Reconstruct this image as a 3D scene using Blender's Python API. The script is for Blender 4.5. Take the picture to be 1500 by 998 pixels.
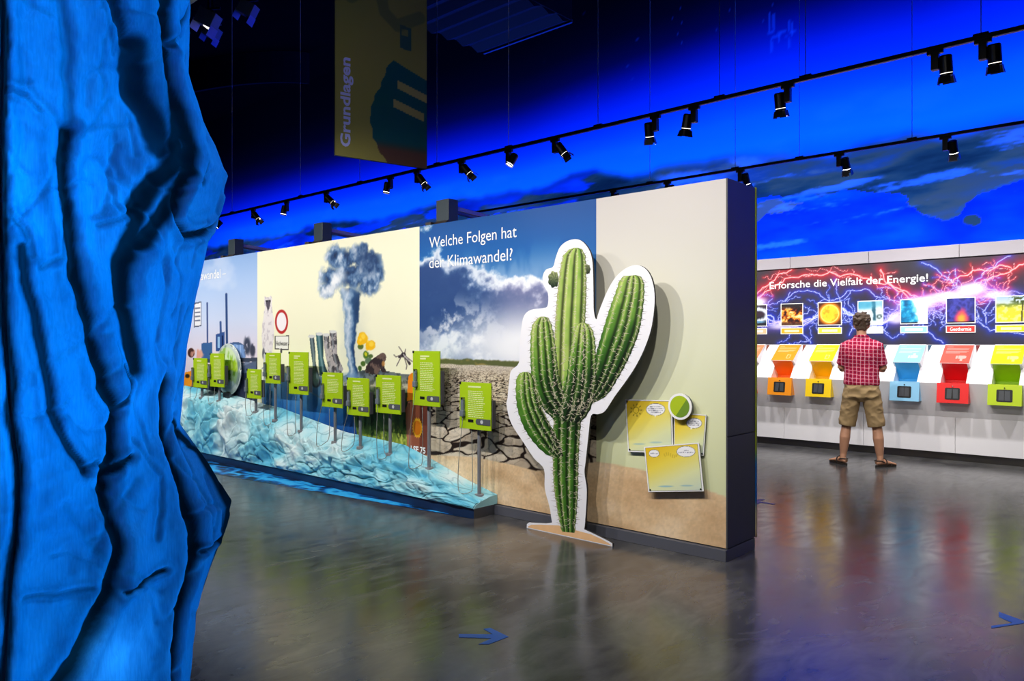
import bpy, bmesh, math, random
import numpy as np
from mathutils import Vector, Matrix

random.seed(7)
for o in list(bpy.data.objects):
    bpy.data.objects.remove(o, do_unlink=True)
scene = bpy.context.scene
COL = scene.collection
R = math.radians

# ------------------------------------------------------------------ camera
# world axes: x runs along the exhibit walls, y points away from the camera
# through them, z is up; the camera stands at the origin, 1.45 m above floor
EYE = 1.45
FPX = 1100.0                       # focal length for a 1500 px wide frame
HZ = 503.0                         # horizon row
_L = math.hypot(1220.0, FPX)
CC, SS = 1220.0 / _L, FPX / _L
cam_data = bpy.data.cameras.new('camera')
cam_data.sensor_width = 36.0
cam_data.lens = FPX / 1500.0 * 36.0
cam_data.shift_y = (HZ - 499.0) / 1500.0
cam_data.clip_start = 0.05
cam_data.clip_end = 200
cam = bpy.data.objects.new('camera', cam_data)
COL.objects.link(cam)
cam.location = (0, 0, EYE)
cam.rotation_euler = (R(90), 0, math.atan2(SS, CC))
scene.camera = cam

# ------------------------------------------------------------------ world, exposure
vs = scene.view_settings
vs.view_transform = 'Standard'
vs.look = 'None'
vs.gamma = 1.0
vs.use_curve_mapping = False
vs.exposure = 0.0
world = bpy.data.worlds.new('world')
scene.world = world
world.use_nodes = True
bg = world.node_tree.nodes['Background']
bg.inputs[0].default_value = (0.35, 0.45, 1.0, 1)
bg.inputs[1].default_value = 0.006

# ------------------------------------------------------------------ lights of the hall
def light(name, kind, loc, energy, color, **kw):
    d = bpy.data.lights.new(name, kind)
    d.energy = energy
    d.color = color
    for k, v in kw.items():
        setattr(d, k, v)
    o = bpy.data.objects.new(name, d)
    o.location = loc
    COL.objects.link(o)
    return o

def aim(o, target):
    d = Vector(target) - o.location
    o.rotation_euler = d.to_track_quat('-Z', 'Y').to_euler()
    return o

TRACK_Z = 3.66
FRONT_Y = 2.2                       # track in front of the climate wall (above the frame)
WARM = (1.0, 0.95, 0.88)
FRONT_LAMPS = [(-11.2, 215), (-9.7, 215), (-8.2, 205), (-6.7, 190), (-5.25, 185), (-3.9, 172), (-2.75, 170), (-1.5, 160)]
for lx, le in FRONT_LAMPS:
    s = light('track_or_fill_spot', 'SPOT', (lx, FRONT_Y, TRACK_Z - 0.26), le, WARM,
              spot_size=R(96), spot_blend=0.8, shadow_soft_size=0.04)
    aim(s, (lx - 0.05, 4.66, 1.25))
# spots of the far track, in front of the energy wall
FAR_Y = 9.0
FAR_LAMPS = [(-6.08, 120), (-5.2, 100), (-4.15, 130), (-2.94, 150), (-1.85, 150), (-0.5, 150)]
for lx, le in FAR_LAMPS:
    s = light('track_or_fill_spot', 'SPOT', (lx, FAR_Y + 0.03, TRACK_Z - 0.27), le, (1.0, 0.97, 0.95),
              spot_size=R(105), spot_blend=0.8, shadow_soft_size=0.07)
    aim(s, (lx, 10.6, 1.35))
# spots of the middle track: visitors' aisle between the two walls
MID_Y = 6.3
for lx in (-1.1, -2.53, -3.82):
    s = light('track_or_fill_spot', 'SPOT', (lx, MID_Y, TRACK_Z - 0.28), 150, WARM,
              spot_size=R(70), spot_blend=0.6, shadow_soft_size=0.035)
    aim(s, (lx - 0.2, 9.0, 0.3))
# unseen lamps added to brighten the floor before the wall, and the banner
for lx, ly in ((-3.3, 2.9), (-0.6, 3.4)):
    s = light('track_or_fill_spot', 'SPOT', (lx, FRONT_Y, TRACK_Z - 0.2), 60, WARM, spot_size=R(110), spot_blend=1.0, shadow_soft_size=0.06)
    aim(s, (lx, ly, 0.0))
s = light('track_or_fill_spot', 'SPOT', (-3.0, FRONT_Y, TRACK_Z - 0.2), 36, (1.0, 0.96, 0.85), spot_size=R(46), spot_blend=0.9, shadow_soft_size=0.05)
aim(s, (-5.8, 4.6, 4.1))
# blue LED wash bars standing behind the walls, washing the mural
BLUE = (0.035, 0.12, 1.0)
WASH = [(-25.0, 420), (-20.0, 420), (-15.0, 430), (-10.0, 460), (-5.0, 520), (0.0, 560), (5.0, 420)]
for lx, le in WASH:
    a = light('wash_light', 'AREA', (lx, 11.5, 2.35), le, BLUE, shape='RECTANGLE', size=4.6, size_y=0.16)
    aim(a, (lx, 13.4, 5.3))
# ------------------------------------------------------------------ helpers
def lin(c):
    c = np.asarray(c, dtype=float) / 255.0
    return np.where(c <= 0.04045, c / 12.92, ((c + 0.055) / 1.055) ** 2.4)

def rgb(r, g, b):
    l = lin((r, g, b))
    return (float(l[0]), float(l[1]), float(l[2]), 1.0)

def on_wall(u, v, y):
    """point of the plane y = const seen at sheet position u, v"""
    tx = (u - 750.0) / FPX
    Y = y / (tx * SS + CC)
    return Vector((Y * (tx * CC - SS), y, EYE - (v - HZ) / FPX * Y))

def on_level(u, v, z):
    tx = (u - 750.0) / FPX
    Y = (EYE - z) * FPX / (v - HZ)
    return Vector((Y * (tx * CC - SS), Y * (tx * SS + CC), z))

def sheet(x, y, z):
    """inverse of on_wall, for arrays"""
    X = x * CC + y * SS
    Y = -x * SS + y * CC
    return 750.0 + FPX * X / Y, HZ - FPX * (z - EYE) / Y

def tag(o, label=None, cat=None, group=None, kind=None):
    if label: o['label'] = label
    if cat: o['category'] = cat
    if group: o['group'] = group
    if kind: o['kind'] = kind
    return o

def link(o, parent=None):
    COL.objects.link(o)
    if parent is not None:
        o.parent = parent
    return o

def empty(name, loc=(0, 0, 0), rot=(0, 0, 0), parent=None):
    o = bpy.data.objects.new(name, None)
    o.empty_display_size = 0.1
    o.location = loc
    o.rotation_euler = rot
    return link(o, parent)

def mesh_obj(name, verts, faces, mat, parent=None, smooth=False, cols=None, attrs=None):
    me = bpy.data.meshes.new(name)
    if isinstance(verts, np.ndarray) and isinstance(faces, np.ndarray):
        nv, nf, k = len(verts), len(faces), faces.shape[1]
        me.vertices.add(nv)
        me.vertices.foreach_set('co', np.ascontiguousarray(verts, dtype=np.float32).ravel())
        me.loops.add(nf * k)
        me.loops.foreach_set('vertex_index', np.ascontiguousarray(faces, dtype=np.int32).ravel())
        me.polygons.add(nf)
        me.polygons.foreach_set('loop_start', np.arange(0, nf * k, k, dtype=np.int32))
        me.update(calc_edges=True)
    else:
        me.from_pydata([tuple(v) for v in verts], [], [tuple(f) for f in faces])
    if cols is not None:
        a = me.color_attributes.new('Col', 'FLOAT_COLOR', 'POINT')
        c4 = np.ones((len(me.vertices), 4), dtype=np.float32)
        c4[:, :3] = cols
        a.data.foreach_set('color', c4.ravel())
    if attrs:
        for k_, arr in attrs.items():
            a = me.attributes.new(k_, 'FLOAT', 'POINT')
            a.data.foreach_set('value', np.ascontiguousarray(arr, dtype=np.float32))
    if smooth:
        me.polygons.foreach_set('use_smooth', np.ones(len(me.polygons), dtype=bool))
    me.materials.append(mat)
    me.validate()
    o = bpy.data.objects.new(name, me)
    return link(o, parent)

def bm_obj(name, bm, mat, parent=None, smooth=False):
    me = bpy.data.meshes.new(name)
    bmesh.ops.recalc_face_normals(bm, faces=bm.faces)
    bm.to_mesh(me)
    bm.free()
    if smooth:
        me.polygons.foreach_set('use_smooth', np.ones(len(me.polygons), dtype=bool))
    me.materials.append(mat)
    o = bpy.data.objects.new(name, me)
    return link(o, parent)

def bm_box(bm, x0, x1, y0, y1, z0, z1, bevel=0.0, M=None):
    r = bmesh.ops.create_cube(bm, size=1.0)
    vs_ = r['verts']
    for v in vs_:
        v.co = Vector(((x0 + x1) / 2 + v.co.x * (x1 - x0), (y0 + y1) / 2 + v.co.y * (y1 - y0),
                       (z0 + z1) / 2 + v.co.z * (z1 - z0)))
    if bevel > 0:
        es = list({e for v in vs_ for e in v.link_edges})
        rr = bmesh.ops.bevel(bm, geom=es, offset=bevel, segments=2, affect='EDGES', profile=0.6)
        vs_ = list({v for f in rr['faces'] for v in f.verts} | {v for v in vs_ if v.is_valid})
    if M is not None:
        bmesh.ops.transform(bm, matrix=M, verts=[v for v in vs_ if v.is_valid])
    return vs_

def box(name, x0, x1, y0, y1, z0, z1, mat, parent=None, bevel=0.0, M=None):
    bm = bmesh.new()
    bm_box(bm, x0, x1, y0, y1, z0, z1, bevel, M)
    return bm_obj(name, bm, mat, parent)

def bm_cyl(bm, p0, p1, r0, r1=None, seg=16, cap=True):
    if r1 is None: r1 = r0
    p0, p1 = Vector(p0), Vector(p1)
    d = p1 - p0
    q = d.to_track_quat('Z', 'Y').to_matrix().to_4x4()
    M = Matrix.Translation((p0 + p1) / 2) @ q
    bmesh.ops.create_cone(bm, cap_ends=cap, segments=seg, radius1=r0, radius2=r1, depth=d.length, matrix=M)

def cyl(name, p0, p1, r0, mat, parent=None, r1=None, seg=16):
    bm = bmesh.new()
    bm_cyl(bm, p0, p1, r0, r1, seg)
    return bm_obj(name, bm, mat, parent, smooth=False)

def tube_mesh(pts, rad, seg=8):
    """verts, faces of a round tube along points"""
    pts = [Vector(p) for p in pts]
    n = len(pts)
    V, F = [], []
    prev = None
    for i, p in enumerate(pts):
        t = (pts[min(i + 1, n - 1)] - pts[max(i - 1, 0)])
        t.normalize()
        a = prev if prev is not None else (Vector((0, 0, 1)) if abs(t.z) < 0.9 else Vector((1, 0, 0)))
        b = t.cross(a)
        if b.length < 1e-6:
            b = t.cross(Vector((0, 1, 0)))
        b.normalize()
        a = b.cross(t).normalized()
        prev = a
        r = rad[i] if hasattr(rad, '__len__') else rad
        for k in range(seg):
            th = 2 * math.pi * k / seg
            V.append(p + a * math.cos(th) * r + b * math.sin(th) * r)
    for i in range(n - 1):
        for k in range(seg):
            k2 = (k + 1) % seg
            F.append((i * seg + k, i * seg + k2, (i + 1) * seg + k2, (i + 1) * seg + k))
    F.append(tuple(range(seg))[::-1])
    F.append(tuple(range((n - 1) * seg, n * seg)))
    return V, F

def tube(name, pts, rad, mat, parent=None, seg=8):
    V, F = tube_mesh(pts, rad, seg)
    return mesh_obj(name, V, F, mat, parent, smooth=True)

def smooth_path(pts, n=6):
    """Catmull-Rom through points"""
    P = [Vector(p) for p in pts]
    P = [P[0] * 2 - P[1]] + P + [P[-1] * 2 - P[-2]]
    out = []
    for i in range(1, len(P) - 2):
        for k in range(n):
            t = k / n
            p0, p1, p2, p3 = P[i - 1], P[i], P[i + 1], P[i + 2]
            out.append(0.5 * ((2 * p1) + (p2 - p0) * t + (2 * p0 - 5 * p1 + 4 * p2 - p3) * t * t +
                              (3 * p1 - p0 - 3 * p2 + p3) * t ** 3))
    out.append(P[-2])
    return out

def prism(name, outline, thick, mat, parent=None, origin=(0, 0, 0), axis='y'):
    """extrude an (a, b) outline: axis y -> a is x, b is z, front at y=0, back at y=thick"""
    n = len(outline)
    V = []
    for d in (0.0, thick):
        for a, b in outline:
            V.append((a, d, b) if axis == 'y' else (a, b, d))
    F = [tuple(range(n)), tuple(range(2 * n - 1, n - 1, -1))]
    for i in range(n):
        j = (i + 1) % n
        F.append((i, n + i, n + j, j))
    bm = bmesh.new()
    bv = [bm.verts.new(Vector(v) + Vector(origin)) for v in V]
    for f in F:
        bm.faces.new([bv[i] for i in f])
    return bm_obj(name, bm, mat, parent)

def extrude_x(name, prof, x0, x1, mat, parent=None):
    """profile of (y, z) points extruded along x"""
    n = len(prof)
    bm = bmesh.new()
    a = [bm.verts.new((x0, p[0], p[1])) for p in prof]
    b = [bm.verts.new((x1, p[0], p[1])) for p in prof]
    bm.faces.new(a)
    bm.faces.new(b[::-1])
    for i in range(n):
        j = (i + 1) % n
        bm.faces.new((a[i], b[i], b[j], a[j]))
    return bm_obj(name, bm, mat, parent)

def grid_faces(nx, nz):
    i = np.arange(nx - 1)[None, :]
    j = np.arange(nz - 1)[:, None]
    a = j * nx + i
    return np.stack([a, a + 1, a + nx + 1, a + nx], -1).reshape(-1, 4)

def text_obj(name, body, width, mat, parent=None, loc=(0, 0, 0), rot=(R(90), 0, 0), bold=0.0, height=None, align='LEFT', extr=0.0008, spacing=1.0):
    cu = bpy.data.curves.new(name, 'FONT')
    cu.body = body
    cu.size = 1.0
    cu.offset = bold
    cu.extrude = 0.0
    cu.resolution_u = 3
    cu.space_line = spacing
    t = bpy.data.objects.new(name, cu)
    COL.objects.link(t)
    dg = bpy.context.evaluated_depsgraph_get()
    dg.update()
    me = bpy.data.meshes.new_from_object(t.evaluated_get(dg))
    COL.objects.unlink(t)
    bpy.data.objects.remove(t)
    bpy.data.curves.remove(cu)
    co = np.zeros(len(me.vertices) * 3, dtype=np.float32)
    me.vertices.foreach_get('co', co)
    co = co.reshape(-1, 3)
    mn, mx = co.min(0), co.max(0)
    k = width / (mx[0] - mn[0])
    ky = k if height is None else height / (mx[1] - mn[1])
    co[:, 0] = (co[:, 0] - mn[0]) * k
    co[:, 1] = (co[:, 1] - mn[1]) * ky
    if align == 'CENTER':
        co[:, 0] -= width / 2
    co[:, 2] = extr
    me.vertices.foreach_set('co', co.ravel())
    me.update()
    me.name = name
    me.materials.clear()
    me.materials.append(mat)
    o = bpy.data.objects.new(name, me)
    o.location = loc
    o.rotation_euler = rot
    return link(o, parent)

def copy_tree(o, parent=None):
    c = o.copy()
    COL.objects.link(c)
    if parent is not None:
        c.parent = parent
    for ch in o.children:
        copy_tree(ch, c)
    return c

# ------------------------------------------------------------------ numeric noise for printed pictures
def _hash(ix, iy, seed):
    h = (ix.astype(np.int64) * 374761393 + iy.astype(np.int64) * 668265263 + seed * 1442695041) & 0xFFFFFFFF
    h = ((h ^ (h >> 13)) * 1274126177) & 0xFFFFFFFF
    h = h ^ (h >> 16)
    return (h & 0xFFFFFF) / float(0xFFFFFF)

def vnoise(x, y, seed=0):
    ix, iy = np.floor(x), np.floor(y)
    fx, fy = x - ix, y - iy
    fx = fx * fx * (3 - 2 * fx)
    fy = fy * fy * (3 - 2 * fy)
    a = _hash(ix, iy, seed); b = _hash(ix + 1, iy, seed)
    c = _hash(ix, iy + 1, seed); d = _hash(ix + 1, iy + 1, seed)
    return (a * (1 - fx) + b * fx) * (1 - fy) + (c * (1 - fx) + d * fx) * fy

def fbm(x, y, seed=0, oct=5, gain=0.5):
    s, amp, tot = 0.0, 1.0, 0.0
    for k in range(oct):
        s = s + amp * vnoise(x * 2 ** k + 17.3 * k, y * 2 ** k - 9.1 * k, seed + k)
        tot += amp
        amp *= gain
    return s / tot

def ridged(x, y, seed=0, oct=4, gain=0.5):
    s, amp, tot = 0.0, 1.0, 0.0
    for k in range(oct):
        n = vnoise(x * 2 ** k + 5.3 * k, y * 2 ** k + 3.7 * k, seed + k)
        s = s + amp * (1 - np.abs(2 * n - 1))
        tot += amp
        amp *= gain
    return s / tot

def voronoi(x, y, seed=0, jit=0.9):
    """F1, F2 and cell id"""
    ix, iy = np.floor(x), np.floor(y)
    f1 = np.full(x.shape, 9.0); f2 = np.full(x.shape, 9.0); cid = np.zeros(x.shape)
    for dx in (-1, 0, 1):
        for dy in (-1, 0, 1):
            cx, cy = ix + dx, iy + dy
            px = cx + 0.5 + (_hash(cx, cy, seed) - 0.5) * jit
            py = cy + 0.5 + (_hash(cx, cy, seed + 77) - 0.5) * jit
            d = np.hypot(x - px, y - py)
            m = d < f1
            f2 = np.where(m, f1, np.minimum(f2, d))
            cid = np.where(m, _hash(cx, cy, seed + 191), cid)
            f1 = np.where(m, d, f1)
    return f1, f2, cid

def sstep(a, b, x):
    t = np.clip((x - a) / (b - a), 0, 1)
    return t * t * (3 - 2 * t)

def poly_mask(U, V, pts):
    inside = np.zeros(U.shape, dtype=bool)
    n = len(pts)
    for i in range(n):
        x0, y0 = pts[i]
        x1, y1 = pts[(i + 1) % n]
        if y0 == y1: continue
        c = ((V < y0) != (V < y1)) & (U < (x1 - x0) * (V - y0) / (y1 - y0) + x0)
        inside ^= c
    return inside.astype(float)

def seg_dist(U, V, pts):
    d = np.full(U.shape, 1e9)
    for (x0, y0), (x1, y1) in zip(pts[:-1], pts[1:]):
        dx, dy = x1 - x0, y1 - y0
        L2 = dx * dx + dy * dy + 1e-9
        t = np.clip(((U - x0) * dx + (V - y0) * dy) / L2, 0, 1)
        d = np.minimum(d, np.hypot(U - x0 - t * dx, V - y0 - t * dy))
    return d

def ell(U, V, cx, cy, rx, ry, soft=0.12):
    d = np.sqrt(((U - cx) / rx) ** 2 + ((V - cy) / ry) ** 2)
    return 1 - sstep(1 - soft, 1 + soft, d)

class Paint:
    """colours of a printed sheet, in sRGB while painting"""
    def __init__(self, U, V, base):
        self.U, self.V = U, V
        self.c = np.zeros(U.shape + (3,)) + np.asarray(base, dtype=float)
    def mix(self, m, col):
        col = np.asarray(col, dtype=float)
        self.c = self.c * (1 - m[..., None]) + col * m[..., None]
    def poly(self, pts, col, a=1.0):
        self.mix(poly_mask(self.U, self.V, pts) * a, col)
    def ellipse(self, cx, cy, rx, ry, col, a=1.0, soft=0.1):
        self.mix(ell(self.U, self.V, cx, cy, rx, ry, soft) * a, col)
    def line(self, pts, w, col, a=1.0):
        d = seg_dist(self.U, self.V, pts)
        self.mix((1 - sstep(w * 0.5, w * 0.5 + 0.8, d)) * a, col)
    def linear(self):
        return lin(np.clip(self.c, 0, 255)).reshape(-1, 3)

def grad(t, stops):
    t = np.asarray(t)
    xs = [s[0] for s in stops]
    return np.stack([np.interp(t, xs, [s[1][k] for s in stops]) for k in range(3)], -1)

# ------------------------------------------------------------------ materials
def mat_new(name):
    m = bpy.data.materials.new(name)
    m.use_nodes = True
    nt = m.node_tree
    return m, nt, nt.nodes['Principled BSDF']

def plain(name, col, rough=0.5, metal=0.0, noise=0.0, scale=20.0, emit=None, estr=0.0, spec=None, bump=0.0):
    m, nt, b = mat_new(name)
    b.inputs['Roughness'].default_value = rough
    b.inputs['Metallic'].default_value = metal
    if spec is not None:
        b.inputs['Specular IOR Level'].default_value = spec
    if noise > 0 or bump > 0:
        tc = nt.nodes.new('ShaderNodeTexCoord')
        n = nt.nodes.new('ShaderNodeTexNoise')
        n.inputs['Scale'].default_value = scale
        n.inputs['Detail'].default_value = 4
        nt.links.new(tc.outputs['Object'], n.inputs['Vector'])
        mx = nt.nodes.new('ShaderNodeMix')
        mx.data_type = 'RGBA'
        k = 1 - noise
        mx.inputs[6].default_value = (col[0] * k, col[1] * k, col[2] * k, 1)
        mx.inputs[7].default_value = (min(1, col[0] * (1 + noise)), min(1, col[1] * (1 + noise)), min(1, col[2] * (1 + noise)), 1)
        nt.links.new(n.outputs['Fac'], mx.inputs[0])
        nt.links.new(mx.outputs[2], b.inputs['Base Color'])
        if bump > 0:
            bp = nt.nodes.new('ShaderNodeBump')
            bp.inputs['Strength'].default_value = bump
            bp.inputs['Distance'].default_value = 0.01
            nt.links.new(n.outputs['Fac'], bp.inputs['Height'])
            nt.links.new(bp.outputs['Normal'], b.inputs['Normal'])
    else:
        b.inputs['Base Color'].default_value = col
    if emit is not None:
        b.inputs['Emission Color'].default_value = emit
        b.inputs['Emission Strength'].default_value = estr
    return m

def printed(name, rough=0.45, spec=0.35):
    m, nt, b = mat_new(name)
    a = nt.nodes.new('ShaderNodeAttribute')
    a.attribute_name = 'Col'
    nt.links.new(a.outputs['Color'], b.inputs['Base Color'])
    b.inputs['Roughness'].default_value = rough
    b.inputs['Specular IOR Level'].default_value = spec
    return m

M_PRINT = printed('printed_sheet')
M_PRINT_MURAL = printed('mural_paint', 0.75, 0.1)
M_WHITE = plain('white_laminate', rgb(236, 234, 236), 0.4, noise=0.015, scale=3)
M_WHITE_TXT = plain('white_print', rgb(250, 250, 250), 0.5)
M_DGREY = plain('dark_grey_laminate', rgb(72, 72, 76), 0.5, noise=0.06, scale=6)
M_PLINTH = plain('plinth_grey', rgb(84, 86, 96), 0.42, noise=0.05, scale=8)
M_BLACK = plain('black_paint', rgb(16, 16, 19), 0.45, noise=0.1, scale=30)
M_BLACKM = plain('black_metal', rgb(22, 22, 26), 0.38, metal=0.0, noise=0.08, scale=30)
M_STEEL = plain('brushed_steel', rgb(150, 150, 152), 0.32, metal=1.0, noise=0.08, scale=40)
M_ALU = plain('aluminium', rgb(168, 160, 158), 0.4, metal=0.7, noise=0.06, scale=20)
M_LIME = plain('lime_board', rgb(168, 204, 22), 0.45, noise=0.02, scale=6)
M_LIMETXT = plain('pale_lime_print', rgb(226, 238, 168), 0.5)
M_GREYPL = plain('grey_plastic', rgb(84, 88, 94), 0.45, noise=0.06, scale=30)
M_CABLE = plain('grey_cable', rgb(128, 132, 130), 0.5)
M_LAMP = plain('lamp_lens', rgb(255, 250, 240), 0.3, emit=(1, 0.96, 0.9, 1), estr=9.0)
M_WIRE = plain('hanging_wire', rgb(205, 210, 230), 0.4)
# ------------------------------------------------------------------ hall shell
def concrete():
    m, nt, b = mat_new('polished_screed')
    tc = nt.nodes.new('ShaderNodeTexCoord')
    mp = nt.nodes.new('ShaderNodeMapping')
    mp.inputs['Scale'].default_value = (1.0, 0.45, 1.0)
    mp.inputs['Rotation'].default_value = (0, 0, R(-38))
    nt.links.new(tc.outputs['Object'], mp.inputs['Vector'])
    n1 = nt.nodes.new('ShaderNodeTexNoise')
    n1.inputs['Scale'].default_value = 1.1
    n1.inputs['Detail'].default_value = 7
    n1.inputs['Roughness'].default_value = 0.62
    n1.inputs['Distortion'].default_value = 1.6
    nt.links.new(mp.outputs['Vector'], n1.inputs['Vector'])
    n2 = nt.nodes.new('ShaderNodeTexNoise')
    n2.inputs['Scale'].default_value = 4.5
    n2.inputs['Detail'].default_value = 4
    n2.inputs['Distortion'].default_value = 2.4
    nt.links.new(mp.outputs['Vector'], n2.inputs['Vector'])
    add = nt.nodes.new('ShaderNodeMath')
    add.operation = 'MULTIPLY_ADD'
    add.inputs[1].default_value = 0.45
    nt.links.new(n2.outputs['Fac'], add.inputs[0])
    nt.links.new(n1.outputs['Fac'], add.inputs[2])
    cr = nt.nodes.new('ShaderNodeValToRGB')
    cr.color_ramp.elements[0].position = 0.42
    cr.color_ramp.elements[0].color = rgb(42, 42, 46)
    cr.color_ramp.elements[1].position = 0.95
    cr.color_ramp.elements[1].color = rgb(98, 97, 97)
    e = cr.color_ramp.elements.new(0.68)
    e.color = rgb(68, 68, 70)
    nt.links.new(add.outputs[0], cr.inputs['Fac'])
    nt.links.new(cr.outputs['Color'], b.inputs['Base Color'])
    mr = nt.nodes.new('ShaderNodeMapRange')
    mr.inputs[1].default_value = 0.3
    mr.inputs[2].default_value = 0.75
    mr.inputs[3].default_value = 0.15
    mr.inputs[4].default_value = 0.26
    nt.links.new(n2.outputs['Fac'], mr.inputs[0])
    nt.links.new(mr.outputs[0], b.inputs['Roughness'])
    bp = nt.nodes.new('ShaderNodeBump')
    bp.inputs['Strength'].default_value = 0.035
    bp.inputs['Distance'].default_value = 0.02
    nt.links.new(add.outputs[0], bp.inputs['Height'])
    nt.links.new(bp.outputs['Normal'], b.inputs['Normal'])
    b.inputs['Specular IOR Level'].default_value = 0.5
    return m

M_FLOOR = concrete()
X0, X1, Y0, Y1, ZC = -30.0, 10.0, -6.0, 13.4, 9.8
M_HALL = plain('black_hall_paint', rgb(6, 6, 8), 0.95, noise=0.15, scale=1.5, spec=0.0)
floor = tag(box('floor', X0, X1, Y0, Y1 + 0.3, -0.12, 0.0, M_FLOOR), kind='structure')
ceiling = tag(box('ceiling', X0, X1, Y0, Y1 + 0.3, ZC, ZC + 0.2, M_HALL), kind='structure')
wall_l = tag(box('wall_left', X0 - 0.2, X0, Y0, Y1 + 0.3, 0, ZC, M_HALL), kind='structure')
wall_r = tag(box('wall_right', X1, X1 + 0.2, Y0, Y1 + 0.3, 0, ZC, M_HALL), kind='structure')
wall_f = tag(box('wall_front', X0, X1, Y0 - 0.2, Y0, 0, ZC, M_HALL), kind='structure')

# back wall: mural of the earth's limb seen from space
def make_mural():
    xs = np.concatenate([np.arange(X0, -16, 0.10), np.arange(-16, -8, 0.06), np.arange(-8, 1, 0.03), np.arange(1, X1 + 0.05, 0.15)])
    zs = np.concatenate([np.arange(0, 2.2, 0.2), np.arange(2.2, 5.4, 0.025), np.arange(5.4, ZC + 0.05, 0.05)])
    X, Z = np.meshgrid(xs, zs)
    U, V = sheet(X, Y1, Z)
    far = (X * SS * -1 + Y1 * CC) < 1.0
    U = np.where(far, 9999, U); V = np.where(far, 0, V)
    wob = (fbm(X * 0.35, X * 0, 3, 3) - 0.5) * 0.5
    sky = grad(Z + wob * 0.4 + 0.42 * (1 - sstep(-13.0, -6.5, X)) * sstep(5.2, 6.2, Z), [(4.6, (12, 120, 225)), (5.1, (16, 172, 255)), (5.6, (16, 165, 255)), (6.2, (8, 110, 245)),
                               (6.8, (3, 66, 205)), (7.2, (2, 38, 150)), (7.6, (1, 18, 78)), (8.2, (2, 9, 34)), (9.0, (2, 4, 14))])
    P = Paint(U, V, (0, 0, 0))
    P.c = sky
    # clouds in the glow
    cl = fbm(X * 0.9, Z * 2.2, 21, 5)
    P.mix(sstep(0.56, 0.78, cl) * sstep(4.4, 4.9, Z) * (1 - sstep(5.3, 6.1, Z)) * 0.35, (70, 190, 255))
    # stars
    st = _hash(np.floor(X * 22), np.floor(Z * 22), 5)
    P.mix((np.random.default_rng(4).random(X.shape) > 0.9955) * sstep(6.6, 7.4, Z) * sstep(-12.0, -8.0, X) * 0.5, (80, 120, 200))
    # land and sea below the limb
    strk = fbm(X * 0.55 + Z * 0.8, Z * 3.2 - X * 0.35, 41, 6, 0.55)
    limb = np.interp(X, [-30, -9, -6, -2], [5.05, 5.1, 4.85, 4.7]) + (fbm(X * 0.8, X * 0, 9, 4) - 0.5) * 0.5
    below = 1 - sstep(limb - 0.16, limb + 0.12, Z)
    land = grad(strk, [(0.25, (26, 50, 40)), (0.42, (58, 82, 58)), (0.55, (110, 104, 62)), (0.68, (70, 98, 96)), (0.8, (140, 136, 100))])
    P.c = P.c * (1 - below[..., None]) + land * below[..., None]
    shore = [(-200, 372), (320, 395), (420, 372), (520, 352), (620, 332), (700, 318), (800, 304), (900, 296), (1000, 292), (1100, 292), (1150, 288),
             (1205, 284), (1252, 280), (1292, 285), (1322, 285), (1328, 301), (1359, 316), (1382, 325), (1404, 312), (1418, 293),
             (1442, 284), (1473, 271), (1500, 262), (1560, 250), (1640, 262), (1720, 225), (2600, 60), (2600, 1200), (-200, 1200)]
    Uj = U + (fbm(X * 5, Z * 5, 61, 4) - 0.5) * 16
    Vj = V + (fbm(X * 5, Z * 5, 71, 4) - 0.5) * 12
    sea = poly_mask(Uj, Vj, shore)
    seac = grad(fbm(X * 0.8, Z * 2.5, 81, 5), [(0.3, (0, 50, 130)), (0.5, (1, 72, 165)), (0.72, (4, 100, 200))])
    # ocean is also open between the land streaks farther left
    open_ = sstep(0.5, 0.58, fbm(X * 0.5 + Z, Z * 2.6 - X * 0.3, 91, 5)) * below * (1 - sstep(-9, -5, X)) * 0.9
    P.c = P.c * (1 - open_[..., None]) + seac * open_[..., None]
    P.c = P.c * (1 - sea[..., None]) + seac * sea[..., None]
    for pts, cen in (([(1090, 334), (1100, 327), (1138, 313), (1176, 298), (1145, 292), (1120, 296), (1090, 302)], 0),):
        P.mix(poly_mask(Uj, Vj, pts) * 0.85, (140, 120, 76))
    P.mix(ell(Uj, Vj, 1425, 321, 14, 8, 0.1), (80, 86, 50))
    P.mix(poly_mask(Uj, Vj, [(1330, 288), (1345, 306), (1382, 322), (1410, 300), (1440, 280), (1500, 258), (1500, 240), (1400, 262)]) *
          0.55 * sstep(0.35, 0.6, strk), (124, 100, 54))
    # thin white cloud veils
    veil = fbm(X * 0.7 + Z * 1.2, Z * 5 - X * 0.5, 111, 6, 0.6)
    P.mix(sstep(0.6, 0.74, veil) * (1 - sstep(4.6, 4.9, Z)) * 0.6, (120, 185, 240))
    P.mix(ell(Uj, Vj, 365, 395, 70, 16, 0.6) * 0.7 + ell(Uj, Vj, 1010, 262, 46, 9, 0.5) * 0.7 + ell(Uj, Vj, 1095, 236, 24, 7, 0.5) * 0.6 , (130, 190, 245))
    # space station drawn in the sky
    for pts, w in (([(1127, 20), (1127, 44)], 3.0), ([(1133, 22), (1133, 42)], 2.0), ([(1156, 30), (1156, 44)], 3.0), ([(1160, 34), (1160, 52)], 1.5),
                   ([(1126, 48), (1164, 46)], 2.2), ([(1130, 54), (1152, 52)], 2.0), ([(1140, 50), (1142, 62)], 1.5), ([(1156, 58), (1156, 70)], 3.0), ([(1130, 60), (1130, 74)], 3.0)):
        P.line(pts, w, (60, 140, 240), 0.6)
    Vt = np.stack([X, np.full(X.shape, Y1), Z], -1).reshape(-1, 3)
    return mesh_obj('wall_back', Vt, grid_faces(len(xs), len(zs)), M_PRINT_MURAL, cols=P.linear())

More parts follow.
